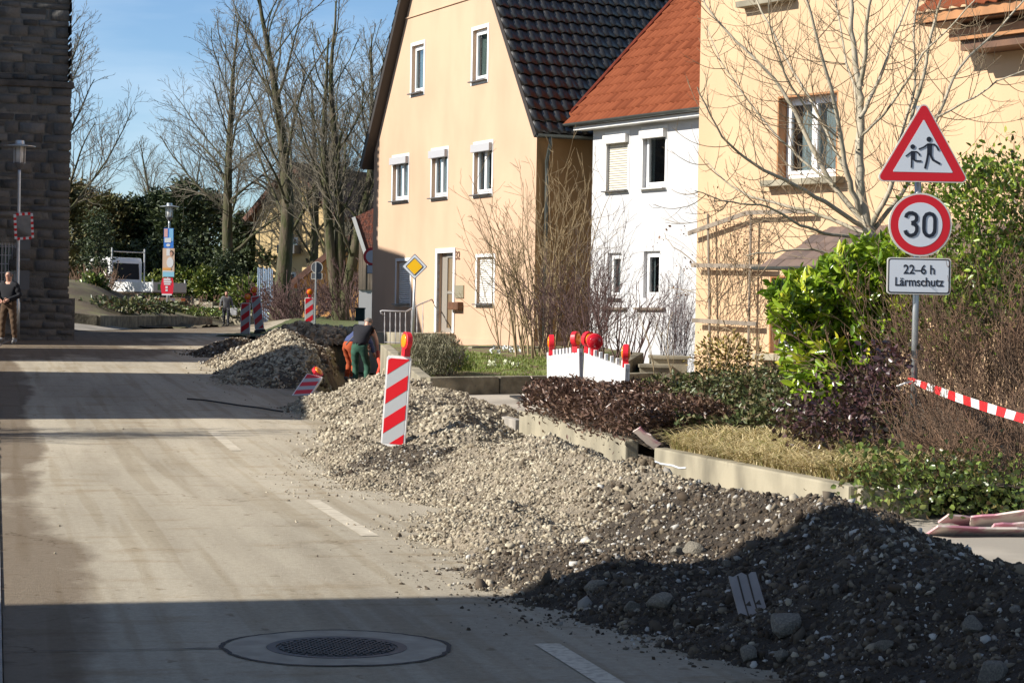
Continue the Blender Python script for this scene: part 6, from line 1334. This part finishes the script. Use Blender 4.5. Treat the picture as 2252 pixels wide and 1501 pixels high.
def trench_lip():
    rng = np.random.default_rng(5); t = rng.random(900); a_ = np.array(TR0); b_ = np.array(TR1); sd = np.where(rng.random(900) < .5, 1, -1); off = sd*rng.uniform(.55, .95, 900)
    X = a_[0]+(b_[0]-a_[0])*t+off; Y = a_[1]+(b_[1]-a_[1])*t; Z = G(X, Y)+trench(X, Y)-.03; r = rng.uniform(.015, .07, 900); V, F = stones(np.stack([X, Y, Z], 1), r, rng); tag(npmesh('trench_rubble', V, F, m_pebm, None, rnd=np.repeat(rng.random(900), 12)), 'loose rubble along the edges of the open trench', 'rubble', kind='stuff')
    p = at(800, 848, 47); g = MB(); g.tube([at(785, 851, 47), at(800, 855, 46), at(812, 852, 45.5), at(822, 855, 45), at(838, 838, 44.6), at(846, 812, 44.2)], .035, 8)
    tag(g.build('old_pipe', m_woodl, None, smooth=True), 'thin pale pipe at the bottom of the trench beside the worker', 'pipe')
trench_lip()

# ---------------------------------------------------------------- parked truck
def truck():
    o = empty('flatbed_truck', (0, 0, 0), 0, 'white crew cab flatbed truck parked on the rise behind the bushes', 'truck')
    # local: x forward, y left, z up, origin under the rear corner middle
    def sidep(poly, y0, y1, name, m, bevel=0): g = MB(); g.prism(poly, y0, y1); return g.build(name, m, o, bevel=bevel)
    sidep([(3.0, .55), (5.6, .55), (5.75, .95), (5.6, 1.25), (4.95, 1.45), (4.35, 2.28), (4.1, 2.36), (3.05, 2.36), (3.0, 2.2)], -.95, .95, 'cab', m_truckw, .05)
    for s_ in (-1, 1):
        y_ = s_*.955; g = MB(); g.prism([(3.15, 1.38), (3.9, 1.38), (3.9, 2.12), (3.15, 2.12)], min(y_, y_+s_*.01), max(y_, y_+s_*.01)); g.prism([(3.95, 1.45), (4.78, 1.45), (4.35, 2.05), (3.95, 2.05)], min(y_, y_+s_*.01), max(y_, y_+s_*.01)); g.build('side_window', m_dark, o)
    g = MB(); g.prism([(-.8, 1.45), (.8, 1.45), (.75, 2.12), (-.75, 2.12)], -.012, 0, M=Matrix.Translation((2.99, 0, 0)) @ Matrix.Rotation(math.pi/2, 4, 'Z')); g.build('rear_window', m_dark, o)
    g = MB(); g.b2((-.0, -1.0, .88), (2.9, 1.0, .96)); bed_ = g.build('bed_floor', m_wood, o)
    g = MB(); g.b2((0, .98, .92), (2.9, 1.02, 1.32)); g.b2((0, -1.02, .92), (2.9, -.98, 1.32)); g.b2((2.86, -.98, .96), (2.9, .98, 1.32)); g.build('side_board', m_truckw, o, bevel=.01)
    g = MB(); g.b2((-.04, -.99, .92), (0, .99, 1.32)); tg = g.build('tailgate', mat('grey_tailgate', (.50, .50, .46), .5), o, bevel=.01)
    g = MB(); g.b2((-.05, .25, 1.0), (-.042, .75, 1.24)); g.build('green_emblem', mat('emblem_green', (.06, .22, .06), .5), tg)
    g = MB(); g.b2((.1, -.35, .62), (4.9, -.25, .80)); g.b2((.1, .25, .62), (4.9, .35, .80)); g.build('chassis', m_sill, o)
    g = MB(); g.b2((-.08, -.85, .55), (-.02, .85, .70)); bp = g.build('rear_bumper', m_galv, o); g = MB(); g.b2((-.095, -.26, .56), (-.082, .26, .67)); g.build('number_plate', m_signw, bp)
    for y_ in (-.75, .75): g = MB(); g.b2((-.10, y_-.13, .57), (-.081, y_+.13, .68)); g.build('rear_light', m_lensr, o)
    for x_ in (.9, 4.7):
        for s_ in (-1, 1):
            g = MB(); g.tube([(x_, s_*.72, .36), (x_, s_*.94, .36)], .36, 24); w_ = g.build('wheel', m_rubber, o, bevel=.02); g = MB(); g.tube([(x_, s_*.93, .36), (x_, s_*.955, .36)], .2, 16); g.build('rim', m_galv, w_)
    for x_ in (.05, 2.86):
        for s_ in (-1, 1): g = MB(); g.tube([(x_, s_*.97, 1.32), (x_, s_*.97, 2.75 if x_ > 1 else 1.45)], .03, 6); g.build('stake_post', m_truckw, o)
    g = MB(); g.tube([(2.86, -.97, 2.6), (2.86, .97, 2.6)], .025, 6); g.build('ladder_rail', m_galv, o)
    p = at(372, 692, 96); h = R(146); o.location = (p.x, p.y, 1.42); o.rotation_euler = (0, 0, h); o.scale = (.9, 1.08, 1.08)
truck()

# ---------------------------------------------------------------- people
BASE = dict(pelvis=(0, 0, .97), waist=(0, 0, 1.12), chest=(0, .0, 1.34), neck=(0, 0, 1.49), head0=(0, .015, 1.585), head1=(0, .02, 1.665), head2=(0, .01, 1.745),
            shL=(-.185, 0, 1.425), elL=(-.245, -.02, 1.15), wrL=(-.26, .06, .91), shR=(.185, 0, 1.425), elR=(.245, -.02, 1.15), wrR=(.26, .06, .91),
            hipL=(-.10, 0, .92), knL=(-.11, .02, .51), anL=(-.11, -.02, .09), toL=(-.13, .15, .035), hipR=(.10, 0, .92), knR=(.11, .02, .51), anR=(.11, -.02, .09), toR=(.13, .15, .035))
RAD = dict(pelvis=(.165, .125), waist=(.15, .11), chest=(.175, .12), neck=(.058, .058), head0=(.072, .085), head1=(.082, .10), head2=(.055, .07), shL=(.072, .072), elL=(.047, .047), wrL=(.030, .026), shR=(.072, .072), elR=(.047, .047), wrR=(.030, .026),
           hipL=(.095, .10), knL=(.062, .065), anL=(.042, .045), toL=(.045, .03), hipR=(.095, .10), knR=(.062, .065), anR=(.042, .045), toR=(.045, .03))
EDG = [('pelvis', 'waist'), ('waist', 'chest'), ('chest', 'neck'), ('neck', 'head0'), ('head0', 'head1'), ('head1', 'head2'), ('chest', 'shL'), ('shL', 'elL'), ('elL', 'wrL'), ('chest', 'shR'), ('shR', 'elR'), ('elR', 'wrR'),
       ('pelvis', 'hipL'), ('hipL', 'knL'), ('knL', 'anL'), ('anL', 'toL'), ('pelvis', 'hipR'), ('hipR', 'knR'), ('knR', 'anR'), ('anR', 'toR')]
def person(label, loc, rz, over, top, bottom, shoe, hair, sleeves=True, scale=1.0, coat=False, fat=1.0, short_hair=True):
    J = {k: Vector(v) for k, v in BASE.items()}; J.update({k: Vector(v) for k, v in over.items()}); names = list(J)
    me = bpy.data.meshes.new('p'); me.from_pydata([J[n] for n in names], [(names.index(a_), names.index(b_)) for a_, b_ in EDG], []); ob = bpy.data.objects.new('p', me); COL.objects.link(ob)
    ob.modifiers.new('s', 'SKIN'); sv = me.skin_vertices[0].data
    for i, n in enumerate(names): r = RAD[n]; f_ = fat if n in ('pelvis', 'waist', 'chest') else 1; sv[i].radius = (r[0]*f_, r[1]*f_); sv[i].use_root = (n == 'pelvis')
    sb = ob.modifiers.new('b', 'SUBSURF'); sb.levels = 2; sb.render_levels = 2; dg = C.evaluated_depsgraph_get(); dg.update(); ev = bpy.data.meshes.new_from_object(ob.evaluated_get(dg)); bpy.data.objects.remove(ob)
    V = np.array([v.co[:] for v in ev.vertices]); N = np.array([v.normal[:] for v in ev.vertices]); Fs = [tuple(p.vertices) for p in ev.polygons]
    segs = [(np.array(J[a_]), np.array(J[b_]), a_, b_) for a_, b_ in EDG]
    def bone(c): 
        best = None
        for a_, b_, na, nb in segs:
            d = b_-a_; t = np.clip(np.dot(c-a_, d)/np.dot(d, d), 0, 1); q = np.linalg.norm(c-a_-d*t)-.35*(RAD[na][0]*(1-t)+RAD[nb][0]*t)
            if best is None or q < best[0]: best = (q, na, nb, t)
        return best[1:]
    tags = [bone(V[list(f)].mean(0)) for f in Fs]
    o = empty('person', loc, rz, label, 'person'); o.scale = (scale,)*3
    mb = MB(); mb.add([tuple(v) for v in V], Fs)
    # hands with palm, four fingers and thumb
    for S in 'LR':
        sgn = -1 if S == 'L' else 1; w_ = J['wr'+S]; d = (w_-J['el'+S]).normalized(); sd = d.cross(Vector((0, 1, 0))); sd = (sd if sd.length > .2 else Vector((1, 0, 0))).normalized(); nn = d.cross(sd).normalized()
        mb.tube([w_-d*.02, w_+d*.03, w_+d*.085], [.026, .036, .034], 8)
        for i in range(4):
            b_ = w_+d*.08+sd*(i-1.5)*.019; L_ = (.062, .074, .070, .054)[i]; c1 = b_+d*L_*.45; c2 = c1+(d*.8+nn*.45).normalized()*L_*.35; c3 = c2+(d*.5+nn*.8).normalized()*L_*.3; mb.tube([b_, c1, c2, c3], [.0095, .009, .008, .006], 6)
        b_ = w_+d*.03+sd*.03; mb.tube([b_, b_+(sd+d*.6).normalized()*.035, b_+(sd*.8+d+nn*.3).normalized()*.065], [.012, .011, .008], 6)
    h1_ = J['head1']; ax = (J['head2']-J['head0']).normalized(); fwd = Vector((0, 1, 0)); fwd = (fwd-ax*fwd.dot(ax)).normalized(); rg = fwd.cross(ax)
    mb.tube([h1_+fwd*.085+ax*.005, h1_+fwd*.118-ax*.022, h1_+fwd*.09-ax*.035], [.010, .017, .012], 6)
    for s_ in (-1, 1): mb.tube([h1_+rg*s_*.072-fwd*.01+ax*.02, h1_+rg*s_*.088-fwd*.02, h1_+rg*s_*.074-fwd*.01-ax*.03], [.012, .018, .009], 6)
    mb.build('body', m_skin, o, smooth=True)
    g = MB()
    for s_ in (-1, 1): g.lathe([(.001, -.008), (.009, 0), (.001, .008)], 6, c=tuple(h1_+rg*s_*.032+fwd*.088+ax*.012))
    g.build('eyes', m_signb, o); g = MB(); g.tube([h1_+fwd*.092-ax*.062-rg*.022, h1_+fwd*.098-ax*.062, h1_+fwd*.092-ax*.062+rg*.022], .006, 5); g.build('mouth', mat('lips', (.35, .13, .11), .5), o)
    def cloth(name, m, sel, off, flare=None):
        fs = [f for f, t in zip(Fs, tags) if sel(*t)]
        if not fs: return
        ids = sorted({i for f in fs for i in f}); mp_ = {i: k for k, i in enumerate(ids)}; rng = np.random.default_rng(len(ids))
        P = V[ids]+N[ids]*off; P = P+N[ids]*(.006*np.sin(V[ids][:, 2:3]*46+V[ids][:, 0:1]*30))
        if flare: P = flare(P)
        me = bpy.data.meshes.new(name); me.from_pydata([tuple(p) for p in P], [], [tuple(mp_[i] for i in f) for f in fs]); c = link_mesh(name, me, m, o, True)
        md = c.modifiers.new('t', 'SOLIDIFY'); md.thickness = .012; md.offset = -1; return c
    arms = {'elL', 'wrL', 'elR', 'wrR'}
    def is_top(a_, b_, t):
        if (a_, b_) in (('pelvis', 'waist'), ('waist', 'chest')): return not (a_ == 'pelvis' and t < .12) or coat
        if a_ == 'chest': return not (b_ == 'neck' and t > .62)
        if a_ in ('shL', 'shR'): return sleeves or t < .05
        if a_ in ('elL', 'elR'): return sleeves and t < .93
        if coat and a_ == 'pelvis': return True
        if coat and a_ in ('hipL', 'hipR'): return t < .35
        return False
    cloth('trousers', bottom, lambda a_, b_, t: (a_ == 'pelvis' and (b_ != 'waist' or t < .35)) or a_ in ('hipL', 'hipR') or (a_ in ('knL', 'knR') and t < .93), .016)
    cloth('coat' if coat else ('sweater' if sleeves else 'sleeveless_top'), top, is_top, .024 if coat else .020)
    cloth('shoes', shoe, lambda a_, b_, t: a_ in ('anL', 'anR') or (a_ in ('knL', 'knR') and t > .86), .018)
    hs = np.array(h1_)
    fsH = lambda a_, b_, t: a_ in ('head0', 'head1') or (a_ == 'neck' and t > .8)
    ids = [(f, t) for f, t in zip(Fs, tags) if fsH(*t)]
    keep_ = []
    for f, t in ids:
        c = Vector(V[list(f)].mean(0))-h1_; u_, v_ = c.dot(ax), c.dot(fwd)
        if u_ > .052 or (v_ < .015 and u_ > -.045) or (not short_hair and v_ < .03): keep_.append(f)
    if keep_:
        idl = sorted({i for f in keep_ for i in f}); mp_ = {i: k for k, i in enumerate(idl)}; me = bpy.data.meshes.new('hair'); me.from_pydata([tuple(V[i]+N[i]*(.010 if short_hair else .02)) for i in idl], [], [tuple(mp_[i] for i in f) for f in keep_]); c = link_mesh('hair', me, hair, o, True); c.modifiers.new('t', 'SOLIDIFY').thickness = .015
    return o, J
gw_ = at(497, 716, 101); wk, _ = person('person in a long grey coat walking towards the camera on the far road', (gw_.x, gw_.y, gw_.z), math.pi+.15,
    dict(knL=(-.10, .12, .52), anL=(-.10, .16, .09), toL=(-.12, .33, .045), knR=(.10, .04, .50), anR=(.10, -.20, .14), toR=(.12, -.06, .05), elR=(.27, .02, 1.15), wrR=(.30, .10, .93), elL=(-.28, -.03, 1.16), wrL=(-.33, .0, .92)),
    mat('grey_coat', (.12, .12, .125), .9), mat('dark_jeans', (.03, .032, .04), .9), m_rubber, m_haird, coat=True, scale=.93, short_hair=False)
def bag():
    b_ = empty('shopping_bag', (gw_.x+.36, gw_.y-.02, gw_.z+.50), 0, 'white shopping bag carried by the walking person', 'bag'); g = MB(); g.box((0, 0, .17), (.30, .14, .34), taper=1.12); g.build('bag_body', m_netc, b_, bevel=.02); g = MB(); g.tube([(-.08, 0, .33), (-.05, 0, .44), (.03, 0, .44), (.08, 0, .33)], .008, 5); g.build('handle', m_netc, b_)
bag()
mp0 = at(18, 755, 52.0)
person('man in a dark sweater and brown work trousers standing before the stone tower', (mp0.x, mp0.y, mp0.z), math.pi-.25,
    dict(elL=(-.30, .02, 1.16), wrL=(-.12, .24, 1.06), elR=(.30, .02, 1.16), wrR=(.10, .25, 1.05), knL=(-.15, .03, .51), anL=(-.17, -.02, .09), toL=(-.20, .14, .035), knR=(.15, .03, .51), anR=(.17, -.02, .09), toR=(.21, .14, .035)),
    mat('dark_navy_sweater', (.008, .009, .014), .9), mat('brown_work_trousers', (.105, .062, .034), .9, var=.3, vs=6), m_sill, m_hairg, fat=1.14, scale=1.0)
wp = at(788, 853, 49.0)
wk1, JW = person('worker in black sleeveless top and green trousers holding a red hose in the trench', (wp.x, wp.y, wp.z), -.25,
    dict(pelvis=(.0, -.02, .95), waist=(.03, .04, 1.09), chest=(.07, .15, 1.28), neck=(.09, .25, 1.40), head0=(.10, .31, 1.47), head1=(.11, .36, 1.535), head2=(.115, .37, 1.61), shL=(-.12, .15, 1.36), elL=(-.16, .30, 1.13), wrL=(.02, .40, .98), shR=(.26, .15, 1.35), elR=(.36, .18, 1.11), wrR=(.38, .22, .87),
         hipL=(-.10, 0, .90), knL=(-.10, .06, .50), anL=(-.06, -.02, .09), toL=(-.08, .15, .035), hipR=(.10, 0, .90), knR=(.17, .12, .51), anR=(.20, -.04, .12), toR=(.22, .12, .05)),
    mat('black_top', (.012, .012, .018), .9), mat('green_work_trousers', (.035, .115, .075), .9, var=.35, vs=7), m_sill, m_hairg, sleeves=False, fat=1.08)
hw = Matrix.Rotation(-.25, 3, 'Z') @ (JW['wrR']+Vector((0, 0, -.08))); hp = Vector(wp)+hw
e_ = at(820, 855, 47.2)
g2 = MB(); g2.tube([hp+Vector((0, 0, .06)), hp+Vector((.03, -.1, -.12)), hp.lerp(e_, .4)+Vector((.12, -.2, .05)), hp.lerp(e_, .75)+Vector((.06, -.1, .02)), e_], .045, 10); tag(g2.build('red_hose', mat('red_orange_hose', (.75, .09, .05), .4), None, smooth=True), 'red-orange corrugated hose held by the green-trousered worker', 'hose')
g = MB(); a_ = at(799, 716, 49.6); b_ = at(811, 703, 49.6); g.tube([a_-(b_-a_)*3.2, b_], .018, 6); tag(g.build('shovel_handle', m_sill, None), 'dark tool handle sticking up beside the worker in the trench', 'tool')
wp2 = at(770, 842, 50.8)
person('bending worker in a blue shirt and orange trousers behind the green-trousered worker', (wp2.x, wp2.y, wp2.z), -.9,
    dict(pelvis=(0, -.10, .92), waist=(0, .02, 1.05), chest=(0, .24, 1.19), neck=(0, .40, 1.24), head0=(0, .48, 1.24), head1=(0, .55, 1.22), head2=(0, .61, 1.18), shL=(-.18, .28, 1.20), elL=(-.22, .42, .95), wrL=(-.16, .55, .74), shR=(.18, .28, 1.20), elR=(.22, .42, .95), wrR=(.16, .55, .74),
         hipL=(-.10, -.08, .88), knL=(-.12, .06, .49), anL=(-.12, -.04, .09), hipR=(.10, -.08, .88), knR=(.12, .06, .49), anR=(.12, -.04, .09)),
    mat('blue_work_shirt', (.05, .07, .17), .9), mat('orange_work_trousers', (.42, .075, .018), .9, var=.3, vs=6), m_sill, m_haird)
